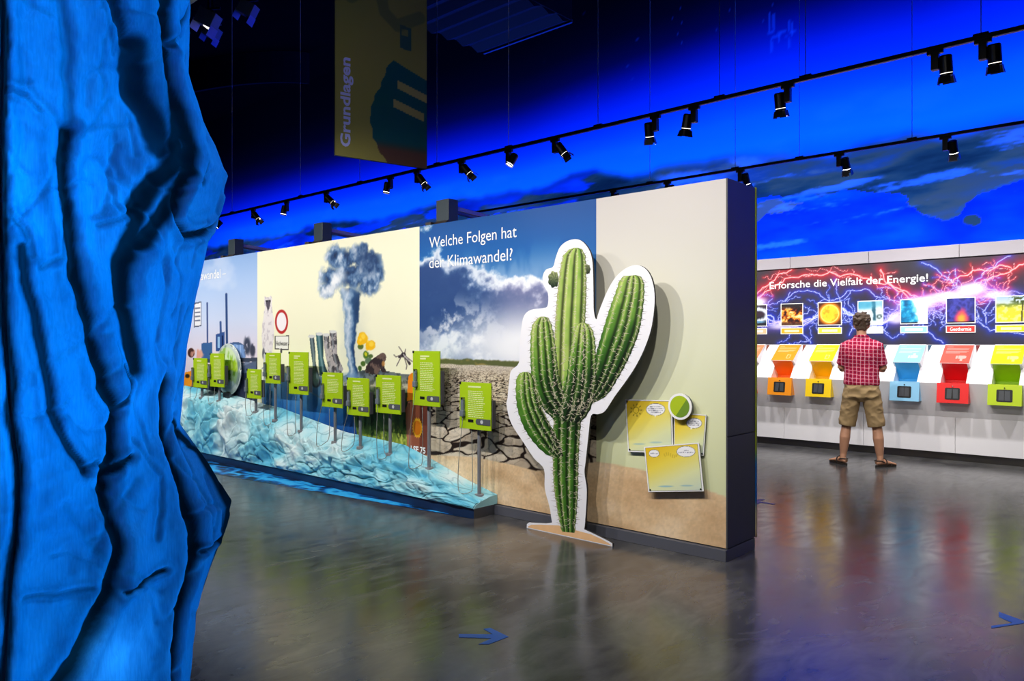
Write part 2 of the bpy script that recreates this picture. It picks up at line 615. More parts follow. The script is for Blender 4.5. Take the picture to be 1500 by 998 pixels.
wall_b = tag(make_mural(), kind='structure')

# ------------------------------------------------------------------ the climate wall (free-standing partition)
WA_Y = 4.66
WA_X1, WA_X0 = -2.285, -14.0
WA_TOP, WA_BOT, WA_THK = 2.547, 0.085, 0.42
wall_a = empty('wall_partition', (0, 0, 0))
tag(wall_a, kind='structure')
box('core', WA_X0, WA_X1, WA_Y + 0.006, WA_Y + WA_THK, 0.085, WA_TOP - 0.003, M_DGREY, wall_a)
box('end_panel', WA_X1, WA_X1 + 0.012, WA_Y - 0.004, WA_Y + WA_THK + 0.004, 0.83, WA_TOP, M_DGREY, wall_a, bevel=0.002)
box('end_panel', WA_X1, WA_X1 + 0.012, WA_Y - 0.004, WA_Y + WA_THK + 0.004, 0.085, 0.824, M_DGREY, wall_a, bevel=0.002)
box('plinth', WA_X0, WA_X1 + 0.012, WA_Y - 0.03, WA_Y + WA_THK, 0.0, 0.078, M_PLINTH, wall_a, bevel=0.003)
# printed panels of the climate wall -----------------------------------------
def panel_x(u):
    return on_wall(u, 503, WA_Y).x
PX = [panel_x(377), panel_x(614.5), panel_x(873.5), WA_X1]

def sheet_panel(name, x0, x1, step, painter):
    nx = int((x1 - x0) / step) + 2
    nz = int((WA_TOP - WA_BOT) / step) + 2
    xs, zs = np.linspace(x0, x1, nx), np.linspace(WA_BOT, WA_TOP, nz)
    X, Z = np.meshgrid(xs, zs)
    U, V = sheet(X, WA_Y, Z)
    P = painter(X, Z, U, V)
    Vt = np.stack([X, np.full(X.shape, WA_Y), Z], -1).reshape(-1, 3)
    o = mesh_obj(name, Vt, grid_faces(nx, nz), M_PRINT, wall_a, cols=P.linear())
    return o

SAND_U = [-999, 614, 640, 694, 750, 785, 858, 874, 900, 943, 1000, 1058, 1200]
SAND_V = [667, 667, 667, 669.6, 681, 690, 679, 677, 680.5, 689, 706, 726, 780]

def sand_color(X, Z):
    n = fbm(X * 3, Z * 6, 301, 5)
    f = fbm(X * 70, Z * 70, 307, 2)
    c = grad(n, [(0.25, (206, 170, 128)), (0.5, (226, 194, 152)), (0.75, (240, 214, 178))])
    return c * (0.94 + 0.12 * f[..., None])

def paint_industry(X, Z, U, V):
    P = Paint(U, V, (0, 0, 0))
    P.c = grad(Z, [(0.7, (214, 196, 206)), (1.35, (226, 218, 236)), (1.75, (200, 214, 244)), (2.2, (168, 196, 238)), (2.55, (140, 176, 228))])
    P.mix(sstep(0.55, 0.8, fbm(X * 1.2, Z * 3, 401, 4)) * 0.35, (240, 240, 250))
    gm = poly_mask(U, V, [(-50, 560), (300, 556), (330, 548), (377, 527), (400, 525), (400, 720), (-50, 720)])
    P.mix(gm, (44, 50, 70))
    P.mix(poly_mask(U, V, [(340, 552), (378, 530), (378, 640), (340, 640)]) * 0.9, (36, 44, 72))
    P.poly([(345, 532), (375, 530), (375, 545), (345, 548)], (96, 116, 150), 0.8)
    P.line([(303.5, 444), (304, 505)], 1.4, (60, 82, 140))
    P.line([(331.5, 431), (332.5, 505)], 2.4, (44, 74, 130))
    P.line([(323, 472), (323.5, 490)], 2.2, (58, 90, 150))
    P.poly([(316, 490), (329, 486), (329, 515), (316, 515)], (50, 84, 150))
    P.poly([(319, 494), (322, 494), (322, 510), (319, 510)], (150, 190, 235))
    P.poly([(325, 492), (327, 492), (327, 512), (325, 512)], (20, 40, 90))
    P.poly([(295, 503), (311, 501.5), (311, 526), (295, 528)], (58, 100, 158))
    dome = [(331, 508), (336, 503), (344, 501), (352, 502), (358, 506), (360, 524), (331, 525)]
    P.poly(dome, (120, 156, 212))
    P.poly([(331, 508), (336, 503), (344, 501), (352, 502), (358, 506), (344, 504.5)], (66, 96, 144))
    for u in (337, 342, 347, 352):
        P.line([(u, 506), (u, 523)], 0.7, (180, 210, 245), 0.7)
    P.poly([(300, 526), (377, 524), (377, 530), (300, 532)], (60, 70, 92))
    n = fbm(X * 14, Z * 14, 411, 4)
    P.mix(ell(U, V, 362, 507, 5, 14, 0.4) * sstep(0.3, 0.55, n), (62, 70, 92))
    P.mix(ell(U, V, 370, 513, 4, 10, 0.4) * sstep(0.3, 0.55, n), (62, 66, 88))
    P.mix(sstep(0.5, 0.7, n) * gm * 0.35, (100, 110, 130))
    # small framed notice and hands
    P.poly([(284, 444), (295, 441.5), (295, 478), (284, 480)], (70, 80, 110))
    P.poly([(285, 446), (294, 443.6), (294, 476.5), (285, 478)], (234, 236, 244))
    for v in (452, 458, 464, 470):
        P.line([(286.5, v), (292.5, v - 0.6)], 1.2, (90, 100, 130))
    P.ellipse(280, 517, 5, 7, (74, 44, 40))
    P.ellipse(281, 519, 2, 4, (170, 120, 110))
    P.mix(ell(U, V, 290, 519, 8, 7, 0.3) * sstep(0.4, 0.5, fbm(X * 30, Z * 8, 415, 2)), (224, 168, 152))
    P.poly([(270, 546), (282, 543), (282, 567), (270, 566)], (238, 150, 30))
    P.mix(ell(U, V, 274.5, 551, 3.2, 3, 0.3), (40, 34, 26))
    # plain sky and bluish ground farther left, hidden by the ice curtain
    return P

def paint_cream(X, Z, U, V):
    P = Paint(U, V, (0, 0, 0))
    P.c = grad(Z, [(0.2, (244, 243, 206)), (1.4, (245, 245, 216)), (2.5, (240, 239, 212))])
    n8 = fbm(X * 8, Z * 8, 501, 5)
    n20 = fbm(X * 22, Z * 22, 507, 4)
    # ---- glacier block at the lower left
    g = poly_mask(U, V, [(384, 560), (390, 535), (398, 530), (405, 540), (432, 553), (470, 552), (500, 556), (520, 600), (535, 650), (535, 700), (384, 700)])
    gc = grad(V + (n8 - 0.5) * 30, [(530, (226, 236, 240)), (552, (168, 204, 228)), (575, (96, 158, 206)), (605, (34, 110, 184)), (640, (16, 70, 150))])
    P.c = P.c * (1 - g[..., None]) + gc * g[..., None]
    stripes = sstep(0.5, 0.62, fbm(X * 9, Z * 0.6, 511, 3))
    P.mix(g * stripes * 0.3, (18, 66, 142))
    P.line([(430, 552), (446, 570), (470, 583), (500, 578)], 1.2, (110, 140, 160), 0.8)
    P.line([(384, 540), (396, 531), (404, 534)], 1.0, (120, 140, 150), 0.8)
    # ---- hills, rocks and meadow
    hill = poly_mask(U, V, [(500, 552), (520, 545), (540, 541), (562, 543), (590, 548), (614, 549), (614, 720), (536, 720), (520, 620)])
    hc = grad(V + (n8 - 0.5) * 26, [(545, (88, 100, 112)), (556, (120, 128, 128)), (566, (190, 186, 166)), (574, (76, 92, 66)), (590, (40, 62, 42)),
                                   (615, (46, 76, 44)), (632, (92, 124, 48)), (645, (150, 170, 60))])
    P.c = P.c * (1 - hill[..., None]) + hc * hill[..., None]
    P.mix(hill * sstep(0.5, 0.62, n20) * 0.5, (24, 34, 26))
    P.mix(hill * sstep(0.58, 0.7, fbm(X * 40, Z * 25, 521, 3)) * sstep(615, 640, V) * 0.8, (206, 214, 96))
    # ---- polar bear standing upright
    bear = [(387, 440), (388, 434), (390.5, 436), (395, 434.5), (397, 433), (398.5, 437), (398, 446), (399, 455), (401, 470), (401.5, 490), (400, 505),
            (398.5, 520), (397, 530), (387, 530), (385, 512), (383.5, 495), (384, 478), (386, 462), (388, 450)]
    P.mix(poly_mask(U + (n20 - 0.5) * 1.6, V, bear), (232, 228, 230))
    P.mix(poly_mask(U, V, bear) * sstep(0.48, 0.62, n20) * 0.5, (176, 168, 180))
    P.poly([(388.5, 440), (397, 440), (394.5, 452), (392.5, 457), (391, 452)], (88, 82, 96))
    P.ellipse(391, 441, 1.2, 1.4, (24, 22, 30))
    P.ellipse(395.6, 441, 1.2, 1.4, (24, 22, 30))
    P.ellipse(386, 518, 2, 8, (70, 74, 92), 0.8, 0.3)
    P.line([(388, 520), (387, 556)], 3.0, (206, 208, 214), 0.9)
    P.line([(396, 516), (397, 535)], 3.0, (206, 208, 214), 0.9)
    # ---- round sign and the plate below it
    P.ellipse(412.4, 471.5, 9.6, 17.8, (186, 42, 44), 1, 0.04)
    P.ellipse(412.4, 471.5, 7.1, 13.6, (244, 240, 246), 1, 0.05)
    P.poly([(402.5, 492), (423.5, 491.5), (423, 513.5), (402.5, 512)], (66, 64, 66))
    P.poly([(403.6, 493.6), (422.4, 493.2), (422, 511.8), (403.6, 510.4)], (240, 240, 236))
    P.line([(412, 512), (412, 516)], 2.0, (70, 70, 70))
    # ---- four boots
    BOOTS = [([(453, 491), (460, 494), (462, 515), (462.5, 532), (467, 548), (468, 560), (464, 566), (458, 565), (456.5, 552), (458, 534), (455, 512)], (66, 84, 94), 0),
             ([(462.5, 488), (473, 490), (474, 508), (473.5, 524), (477, 538), (481, 547), (478, 552), (468, 550), (466.5, 532), (466, 520), (464, 505)], (58, 104, 114), 0),
             ([(473.5, 489), (482, 491.5), (484, 508), (486, 524), (489, 536), (493, 545), (490, 551), (481, 550), (480, 535), (477, 522), (474.5, 506)], (96, 92, 96), 1),
             ([(482.5, 484), (493, 487.5), (494, 505), (494, 519), (498, 530), (503, 541), (500, 547), (492, 546), (488, 534), (485.5, 520), (484, 504)], (84, 78, 86), 1)]
    for sh, col, lit in BOOTS:
        P.poly(sh, col)
        m = poly_mask(U, V, sh)
        cxb = np.interp(V, [485, 520, 548], [(sh[0][0] + sh[1][0]) / 2 - 1.5, (sh[2][0] + sh[9][0]) / 2 - 0.5, sh[6][0] - 4])
        P.mix(m * np.exp(-((U - cxb) / 1.4) ** 2) * 0.55, (168, 186, 194))
        P.mix(m * np.exp(-((U - cxb - 4.5) / 2.0) ** 2) * 0.5, (26, 32, 40))
        if lit:
            P.mix(m * sstep(0.47, 0.56, n20) * 0.75, (204, 196, 198))
        P.ellipse((sh[0][0] + sh[1][0]) / 2, (sh[0][1] + sh[1][1]) / 2 + 0.5, 5.2, 2.4, (216, 218, 218), 1, 0.2)
    P.ellipse(463, 560, 6.5, 8, (60, 60, 70), 1, 0.2)
    P.ellipse(463, 556, 4.8, 10, (150, 178, 182), 1, 0.3)
    # ---- tornado with its storm cloud
    tcloud = np.full(U.shape, -2.0)
    for cx, cy, rx, ry in ((492, 378, 16, 22), (508, 380, 18, 20), (528, 376, 18, 19), (543, 385, 18, 22), (552, 400, 12, 18), (486, 408, 20, 22),
                           (515, 404, 30, 24), (480, 424, 14, 14), (540, 418, 18, 16), (533, 364, 8, 10), (510, 430, 14, 12)):
        tcloud = np.maximum(tcloud, 1 - np.sqrt(((U - cx) / rx) ** 2 + ((V - cy) / ry) ** 2))
    cm = sstep(-0.08, 0.42, tcloud + (n8 - 0.5) * 1.0 + (n20 - 0.5) * 0.45)
    cc = grad(n8 * 0.65 + n20 * 0.35 + (U - 515) * -0.0012, [(0.28, (20, 42, 78)), (0.42, (42, 74, 120)), (0.52, (84, 118, 160)), (0.64, (158, 178, 204)), (0.78, (226, 232, 240))])
    P.c = P.c * (1 - cm[..., None]) + cc * cm[..., None]
    lobe = ell(U + (n20 - 0.5) * 16, V + (n8 - 0.5) * 22, 489, 424, 17, 10, 0.6) + ell(U + (n8 - 0.5) * 14, V, 497, 404, 8, 9, 0.7) * 0.7
    P.mix(np.clip(lobe, 0, 1) * cm * 0.85, (236, 240, 246))
    dark = ell(U, V, 538, 378, 16, 22, 0.8)
    P.mix(dark * cm * 0.55, (24, 50, 96))
    tv = np.array([425, 440, 465, 485, 505, 525, 545, 556])
    tc = np.interp(V, tv, [513, 514, 515, 513, 512, 515, 517, 516])
    tw = np.interp(V, tv, [15, 12.5, 10.5, 9, 7, 6, 6, 9])
    q = (U - tc + (n20 - 0.5) * 5) / tw
    fm = (1 - sstep(0.8, 1.15, np.abs(q))) * sstep(420, 432, V) * (1 - sstep(552, 560, V))
    fc = grad(q + (n8 - 0.5) * 1.3, [(-1.1, (110, 142, 178)), (-0.5, (196, 210, 226)), (0.0, (118, 150, 186)), (0.4, (44, 80, 126)), (1.1, (26, 54, 94))])
    P.mix(ell(U + (n8 - 0.5) * 14, V, 517, 500, 18, 60, 0.8) * 0.16, (110, 130, 160))
    P.c = P.c * (1 - fm[..., None]) + fc * fm[..., None]
    P.mix(ell(U + (n20 - 0.5) * 10, V, 516, 553, 15, 6, 0.7) * 0.8, (110, 146, 190))
    # ---- marsh marigolds
    for cx, cy, rx, ry, col in ((527, 540, 3, 4, (62, 96, 40)), (532, 533, 4, 4, (74, 108, 44)), (536, 520, 4, 6, (80, 120, 40)), (540, 529, 5, 5, (96, 124, 96)), (528, 508, 4, 4, (88, 110, 44)),
                                (543, 522, 4, 3, (84, 112, 60)), (536, 519, 2, 3, (200, 200, 40))):
        P.mix(ell(U + (n20 - 0.5) * 3, V, cx, cy, rx, ry, 0.2), col)
    for cx, cy, rx, ry in ((531, 495, 7, 9), (527, 500, 4, 5), (543, 506, 7.5, 8), (538, 502, 3, 4)):
        P.mix(ell(U + (n20 - 0.5) * 6, V + (n8 - 0.5) * 5, cx, cy, rx, ry, 0.15), (246, 190, 26))
        P.mix(ell(U, V, cx + 1, cy - 2, rx * 0.45, ry * 0.5, 0.4) * 0.7, (255, 224, 90))
    # ---- toad
    toad = [(535, 546), (536, 537), (542, 529), (550, 523), (556, 519), (560, 516.5), (564, 518), (566, 523), (565, 528), (562, 533), (564, 540), (567, 546), (560, 546),
            (557, 541), (554, 548), (545, 549)]
    P.poly(toad, (52, 42, 46))
    P.mix(poly_mask(U, V, toad) * sstep(0.5, 0.64, n20) * 0.8, (122, 100, 92))
    P.ellipse(561.5, 533, 2.4, 4, (196, 140, 70), 0.8, 0.3)
    # ---- mosquito
    P.line([(585, 523), (591, 520), (597, 527), (600, 533)], 3.2, (60, 52, 56))
    P.ellipse(591, 520, 3.6, 3.8, (44, 38, 44))
    for pts in ([(588, 520), (580, 523), (577, 520)], [(588, 522), (583, 532), (581, 536)], [(592, 523), (596, 536), (595, 541)], [(594, 522), (604, 530)], [(590, 517), (587, 512), (584, 508)], [(593, 517), (594, 512)]):
        P.line(pts, 0.6, (90, 80, 84), 0.9)
    for k in range(4):
        P.line([(591 + k * 2.4, 519 + k * 3), (593 + k * 2.4, 523 + k * 2)], 0.7, (226, 220, 220), 0.8)
    # ---- sun cream tube
    tube_ = [(597, 570), (599, 552), (602, 547), (608, 545), (614.5, 545), (614.5, 690), (597, 690), (594, 620), (594, 596)]
    P.poly([(596, 588), (598, 553), (602, 547), (614.5, 545), (614.5, 590), (602, 586)], (232, 134, 26))
    body = [(594, 600), (598, 588), (614.5, 588), (614.5, 700), (598, 700)]
    P.poly(body, (150, 84, 60))
    P.mix(poly_mask(U, V, body) * ell(U, V, 599, 640, 3, 70, 0.9) * 0.6, (208, 150, 122))
    return P

def paint_drought(X, Z, U, V):
    P = Paint(U, V, (0, 0, 0))
    n2 = fbm(X * 1.7, Z * 2.4, 601, 6, 0.55)
    n5 = fbm(X * 5, Z * 6, 611, 6, 0.6)
    P.c = grad(Z + (X - PX[1]) * 0.05, [(1.30, (224, 230, 242)), (1.5, (214, 222, 238)), (1.75, (150, 180, 216)), (2.0, (64, 124, 188)), (2.3, (18, 94, 170)), (2.6, (6, 76, 150))])
    right = sstep(790, 850, U) * (1 - sstep(1.5, 1.75, Z) * 0.6)
    # bright veil low in the sky and pale streaks
    P.mix(sstep(0.42, 0.62, fbm(X * 3.2, Z * 1.6, 617, 5)) * sstep(2.35, 1.9, Z) * 0.55, (196, 212, 234))
    # cumulus: lit rims against blue
    # density of the cloud decks, thick at the left and low down
    dens = np.interp(V, [300, 340, 380, 420, 470, 500, 530], [-0.05, 0.0, 0.02, 0.10, 0.17, 0.2, 0.2]) - (U - 640) * 0.0009
    dens = dens + ell(U, V, 775, 440, 42, 62, 0.9) * 0.24 + ell(U, V, 650, 440, 60, 40, 0.9) * 0.16 + ell(U, V, 635, 335, 30, 22, 0.9) * 0.08 - ell(U, V, 690, 368, 80, 36, 0.8) * 0.17 - ell(U, V, 820, 330, 70, 45, 0.9) * 0.3
    d = n2 * 0.72 + n5 * 0.28 + dens
    cm = sstep(0.50, 0.58, d)
    core = sstep(0.58, 0.78, d)
    cc = grad(core + (n5 - 0.5) * 0.35, [(0.0, (216, 226, 240)), (0.18, (178, 194, 220)), (0.42, (108, 134, 178)), (0.7, (56, 88, 142)), (1.0, (40, 72, 130))])
    cc2 = grad(core + (n5 - 0.5) * 0.3, [(0.0, (240, 244, 250)), (0.3, (178, 182, 210)), (0.6, (126, 132, 172)), (1.0, (104, 116, 160))])
    wv = sstep(690, 760, U)[..., None]
    cc = cc * (1 - wv) + cc2 * wv
    P.c = P.c * (1 - cm[..., None]) + cc * cm[..., None]
    # glowing haze above the horizon
    hz = ell(U, V, 768, 508, 96, 44, 0.8)
    P.mix(hz * 0.93, (250, 252, 255))
    P.mix(ell(U, V, 665, 480, 60, 32, 0.9) * sstep(0.45, 0.6, n5) * 0.8, (240, 243, 250))
    P.mix(sstep(500, 522, V) * 0.5 * (1 - hz), (208, 216, 232))
    # ---- cracked lake bed in perspective
    zh = 1.312 - (X - PX[1]) * 0.01
    gm = (Z < zh).astype(float)
    dd = np.maximum(zh - Z, 0.012)
    gx = (X + 4.3) / dd * 2.5
    gy = 4.2 / dd
    wx = gx + (fbm(gx * 1.3, gy * 1.3, 621, 3) - 0.5) * 0.9
    wy = gy + (fbm(gx * 1.3, gy * 1.3, 627, 3) - 0.5) * 0.9
    f1, f2, cid = voronoi(wx, wy, 631)
    e = f2 - f1
    g1, g2, _ = voronoi(wx * 2.1, wy * 2.1, 641)
    e2 = (g2 - g1)
    w = np.interp(dd, [0.03, 0.15, 0.4, 0.85], [0.30, 0.16, 0.15, 0.12])
    crack = 1 - sstep(w * 0.55, w * 1.15, e)
    fine = (1 - sstep(0.03, 0.1, e2)) * np.interp(dd, [0.1, 0.3, 0.5], [0.6, 0.6, 0.35])
    soil = grad(fbm(wx * 3, wy * 3, 651, 4) * 0.6 + cid * 0.4, [(0.2, (176, 158, 136)), (0.5, (206, 192, 170)), (0.8, (226, 214, 194))])
    farc = np.interp(dd, [0.0, 0.10, 0.2], [0.0, 0.25, 1.0])
    soil = soil * (1 - (fine * farc)[..., None] * 0.45)
    P.c = P.c * (1 - gm[..., None]) + soil * gm[..., None]
    P.mix(gm * (1 - sstep(0.04, 0.13, dd)) * 0.6, (212, 204, 196))
    P.mix(gm * crack * np.clip(farc + 0.05, 0, 1), (38, 26, 22))
    # strip of scrub on the horizon
    hs = sstep(zh - 0.052, zh - 0.04, Z + (n5 - 0.5) * 0.02) * (1 - sstep(zh - 0.006, zh + 0.012, Z + (fbm(X * 20, Z * 20, 661, 3) - 0.5) * 0.03))
    P.mix(hs * 0.95, (84, 92, 52))
    P.mix(hs * sstep(0.5, 0.7, fbm(X * 7, Z * 20, 667, 3)) * 0.9, (158, 138, 76))
    # sun cream tube continues over the joint
    body = [(613, 545), (624, 545), (629, 560), (631, 590), (631, 672), (627, 690), (613, 690)]
    P.poly(body, (118, 62, 48))
    P.mix(poly_mask(U, V, [(613, 545), (624, 545), (628, 556), (629, 588), (613, 590)]), (206, 110, 26))
    # sand in front
    sb = np.interp(U, SAND_U, SAND_V)
    sm = sstep(-1.2, 1.2, V - sb)
    P.c = P.c * (1 - sm[..., None]) + sand_color(X, Z) * sm[..., None]
    return P

def paint_beige(X, Z, U, V):
    P = Paint(U, V, (0, 0, 0))
    P.c = grad(Z, [(0.2, (214, 220, 172)), (0.9, (226, 230, 186)), (1.4, (230, 232, 202)), (1.9, (222, 220, 206)), (2.3, (208, 204, 198)), (2.55, (202, 197, 194))])
    sb = np.interp(U, SAND_U, SAND_V)
    sm = sstep(-1.0, 1.0, V - sb)
    P.c = P.c * (1 - sm[..., None]) + sand_color(X, Z) * sm[..., None]
    lump = ell(U, V, 1010, 732, 26, 16, 0.8) * sstep(0.45, 0.6, fbm(X * 6, Z * 6, 701, 4))
    P.mix(lump * 0.5, (164, 124, 92))
    return P

sheet_panel('printed_panel', WA_X0, -10.6, 0.06, paint_industry)['label'] = 'pale blue printed sky'
sheet_panel('printed_panel', -10.6, PX[0], 0.0085, paint_industry)['label'] = 'blue printed picture of an industrial plant'
sheet_panel('printed_panel', PX[0], PX[1], 0.0072, paint_cream)['label'] = 'cream printed panel with tornado, boots and animals'
sheet_panel('printed_panel', PX[1], PX[2], 0.0058, paint_drought)['label'] = 'printed picture of a cloudy sky over cracked soil'
sheet_panel('printed_panel', PX[2], PX[3], 0.0105, paint_beige)['label'] = 'pale printed panel above drifted sand'

def wall_text(body, u0, v0, u1, v1, bold=0.0, mat=M_WHITE_TXT, h=None):
    """text on the climate wall between two baseline points"""
    a, b_ = on_wall(u0, v0, WA_Y), on_wall(u1, v1, WA_Y)
    return text_obj('lettering', body, b_.x - a.x, mat, wall_a, (a.x, WA_Y - 0.0015, (a.z + b_.z) / 2), bold=bold, height=h)

wall_text('Welche Folgen hat', 629, 366.5, 757, 353.5 + 2)
wall_text('der Klimawandel?', 629, 392, 751, 383)
wall_text('Klimawandel –', 279, 411.5, 331, 407.5)
wall_text('Hochwasser', 404.6, 506, 421.5, 507, mat=M_BLACK, h=0.055)
t75 = wall_text('LSF 75', 602, 664, 623.5, 663.5, bold=0.03)
# printed sun on the cream tube
def sun_print():
    c = on_wall(611.5, 627, WA_Y)
    P0 = on_wall(611.5 + 8.2, 627, WA_Y)
    P1 = on_wall(611.5, 627 - 16, WA_Y)
    rx, rz = P0.x - c.x, P1.z - c.z
    Vv, F = [(c.x, WA_Y - 0.001, c.z)], []
    n = 40
    for k in range(n):
        a = 2 * math.pi * k / n
        r = 1.0 if k % 2 else 0.8
        Vv.append((c.x + math.cos(a) * rx * r, WA_Y - 0.001, c.z + math.sin(a) * rz * r))
    for k in range(n):
        F.append((0, 1 + k, 1 + (k + 1) % n))
    mesh_obj('printed_sun', Vv, F, plain('sun_yellow', rgb(240, 176, 40), 0.5), wall_a)
    Vv, F = [(c.x, WA_Y - 0.0018, c.z)], []
    for k in range(n):
        a = 2 * math.pi * k / n
        Vv.append((c.x + math.cos(a) * rx * 0.66, WA_Y - 0.0018, c.z + math.sin(a) * rz * 0.66))
    for k in range(n):
        F.append((0, 1 + k, 1 + (k + 1) % n))
    mesh_obj('printed_sun', Vv, F, plain('sun_orange', rgb(226, 128, 16), 0.5), wall_a)
sun_print()
# ------------------------------------------------------------------ the energy wall behind the aisle
EB_Y = 10.75
EB_X0, EB_X1 = -8.54, 1.07
wall_e = empty('wall_energy', (0, 0, 0))
tag(wall_e, kind='structure')
M_EWHITE = plain('white_desk_laminate', rgb(238, 236, 240), 0.38, noise=0.01, scale=2)
M_STRIP = plain('pale_grey_strip', rgb(178, 172, 180), 0.5, noise=0.03, scale=2)
box('core', EB_X0, EB_X1, EB_Y + 0.012, EB_Y + 0.3, 0.0, 2.66, M_DGREY, wall_e)
SEAM = 1.0675
k = 0
x = EB_X0
while x < EB_X1 - 0.1:
    box('top_panel', x + 0.0025, x + SEAM - 0.0025, EB_Y - 0.03, EB_Y + 0.3, 2.53, 2.69, M_STRIP, wall_e, bevel=0.002)
    x += SEAM

def lightning(rng, a, b, depth=6, rough=0.22):
    pts = [np.array(a, float), np.array(b, float)]
    amp = np.linalg.norm(pts[1] - pts[0]) * rough
    for _ in range(depth):
        new = []
        for p, q in zip(pts[:-1], pts[1:]):
            m = (p + q) / 2
            d = q - p
            nrm = np.array([-d[1], d[0]]) / (np.linalg.norm(d) + 1e-9)
            new += [p, m + nrm * rng.normal() * amp * 0.5]
        pts = new + [pts[-1]]
        amp *= 0.52
    return [tuple(p) for p in pts]

def paint_energy(X, Z, U, V):
    P = Paint(U, V, (50, 46, 58))
    rng = np.random.default_rng(11)
    n = fbm(X * 2.2, Z * 2.2, 801, 5)
    P.mix(sstep(0.35, 0.7, n) * 0.5, (34, 32, 46))
    glow_b = np.zeros(U.shape); glow_r = np.zeros(U.shape); core = np.zeros(U.shape); blue_l = np.zeros(U.shape); red_l = np.zeros(U.shape)
    def stroke(pts, w, kind, s=1.0):
        nonlocal core, blue_l, red_l, glow_b, glow_r
        d = seg_dist(X, Z, pts)
        l = np.exp(-(d / w) ** 2) * s
        g = np.exp(-d / (w * 7)) * s
        if kind == 'r':
            red_l = np.maximum(red_l, l); glow_r = np.maximum(glow_r, g)
        else:
            blue_l = np.maximum(blue_l, l); glow_b = np.maximum(glow_b, g)
        core = np.maximum(core, np.exp(-(d / (w * 0.5)) ** 2) * s)
    def uv(u, v):
        p = on_wall(u, v, EB_Y)
        return (p.x, p.z)
    # red arcs along the top
    reds = [[(1100, 445), (1128, 425), (1150, 408), (1190, 402), (1215, 398), (1250, 402), (1280, 412), (1320, 425), (1350, 437), (1390, 440)],
            [(1100, 440), (1125, 418), (1140, 402), (1160, 395)],
            [(1390, 440), (1430, 425), (1455, 405), (1480, 398), (1510, 388), (1560, 378)],
            [(1390, 415), (1425, 396), (1450, 396), (1480, 392)],
            [(1290, 395), (1305, 418), (1335, 440)]]
    for r in reds:
        q = [uv(*p) for p in r]
        for j in range(len(q) - 1):
            stroke(lightning(rng, q[j], q[j + 1], 3, 0.2), 0.010, 'r')
        for j in range(len(q) - 1):
            for _ in range(3):
                a = q[j]; ang = rng.uniform(0, 6.28); L = rng.uniform(0.1, 0.35)
                stroke(lightning(rng, a, (a[0] + math.cos(ang) * L, a[1] + math.sin(ang) * L * 0.6), 4, 0.3), 0.004, 'r', 0.75)
    # the white discharge across the picture and blue branches
    band = [[(1098, 452), (1120, 462), (1140, 472), (1165, 478), (1190, 468), (1210, 455), (1235, 452), (1255, 466), (1280, 478), (1300, 470), (1320, 458)],
            [(1330, 445), (1360, 445), (1390, 440), (1415, 430), (1440, 425), (1470, 438), (1510, 450), (1560, 440)]]
    for bnd in band:
        q = [uv(*p) for p in bnd]
        for _ in range(3):
            for j in range(len(q) - 1):
                stroke(lightning(rng, q[j], q[j + 1], 4, 0.25), 0.011, 'b')
        for j in range(len(q)):
            for _ in range(6):
                a = q[j]; ang = rng.uniform(0, 6.28); L = rng.uniform(0.2, 0.6)
                stroke(lightning(rng, a, (a[0] + math.cos(ang) * L, a[1] + math.sin(ang) * L * 0.7), 5, 0.3), rng.uniform(0.003, 0.006), 'b', 0.8)
    for _ in range(70):
        cu = rng.uniform(1335, 1480); a = uv(cu, 452 - (cu - 1335) * 0.17); ang = rng.uniform(0, 6.28); L = rng.uniform(0.15, 0.55)
        stroke(lightning(rng, a, (a[0] + math.cos(ang) * L, a[1] + math.sin(ang) * L * 0.7), 4, 0.3), rng.uniform(0.003, 0.005), 'r' if math.sin(ang) > 0.2 else 'b', 0.8)
    for seg in ([(1150, 440), (1165, 428), (1200, 430), (1212, 440), (1222, 440), (1240, 427), (1275, 427), (1290, 436)], [(1350, 385), (1385, 405), (1405, 423)], [(1480, 375), (1440, 400), (1425, 420)],
                [(1345, 455), (1365, 490), (1382, 503)], [(1430, 465), (1450, 485), (1500, 490)], [(1176, 490), (1188, 503)], [(1450, 440), (1445, 475)]):
        q = [uv(*p) for p in seg]
        for j in range(len(q) - 1):
            stroke(lightning(rng, q[j], q[j + 1], 4, 0.15), 0.006, 'b', 0.9)
    # hidden part of the sheet beyond the picked region
    for x0 in list(np.arange(-8.4, -5.2, 0.7)) + list(np.arange(-0.8, 1.0, 0.6)):
        stroke(lightning(rng, (x0, 1.75), (x0 + 0.8, 1.85), 5, 0.25), 0.010, 'b')
        stroke(lightning(rng, (x0, 2.2), (x0 + 0.8, 2.25), 5, 0.25), 0.010, 'r')
    P.mix(np.clip(glow_b * 0.95, 0, 1), (20, 50, 220))
    P.mix(np.clip(glow_r * 0.95, 0, 1), (214, 24, 44))
    mixp = np.clip(glow_b * glow_r * 2.0, 0, 1)
    P.mix(mixp * 0.7, (168, 40, 190))
    P.mix(np.clip(blue_l, 0, 1) * 0.9, (120, 150, 255))
    P.mix(np.clip(red_l, 0, 1) * 0.85, (255, 110, 96))
    P.mix(np.clip(core, 0, 1) * 0.85, (246, 244, 255))
    for cx, cy, rx, ry, a in ((1385, 437, 52, 7, 0.85), (1345, 448, 26, 10, 0.8), (1428, 424, 18, 8, 0.9), (1462, 432, 20, 5, 0.7), (1106, 444, 16, 7, 0.9), (1150, 476, 22, 5, 0.7), (1312, 466, 12, 7, 0.7)):
        P.mix(ell(U, V + (U - cx) * 0.12, cx, cy, rx * 1.3, ry * 1.5, 0.9) * a * 0.55, (200, 130, 250))
        P.mix(ell(U + (n - 0.5) * 20, V + (U - cx) * 0.12 + (n - 0.5) * 8, cx, cy, rx, ry, 0.5) * a, (252, 250, 255))
    return P

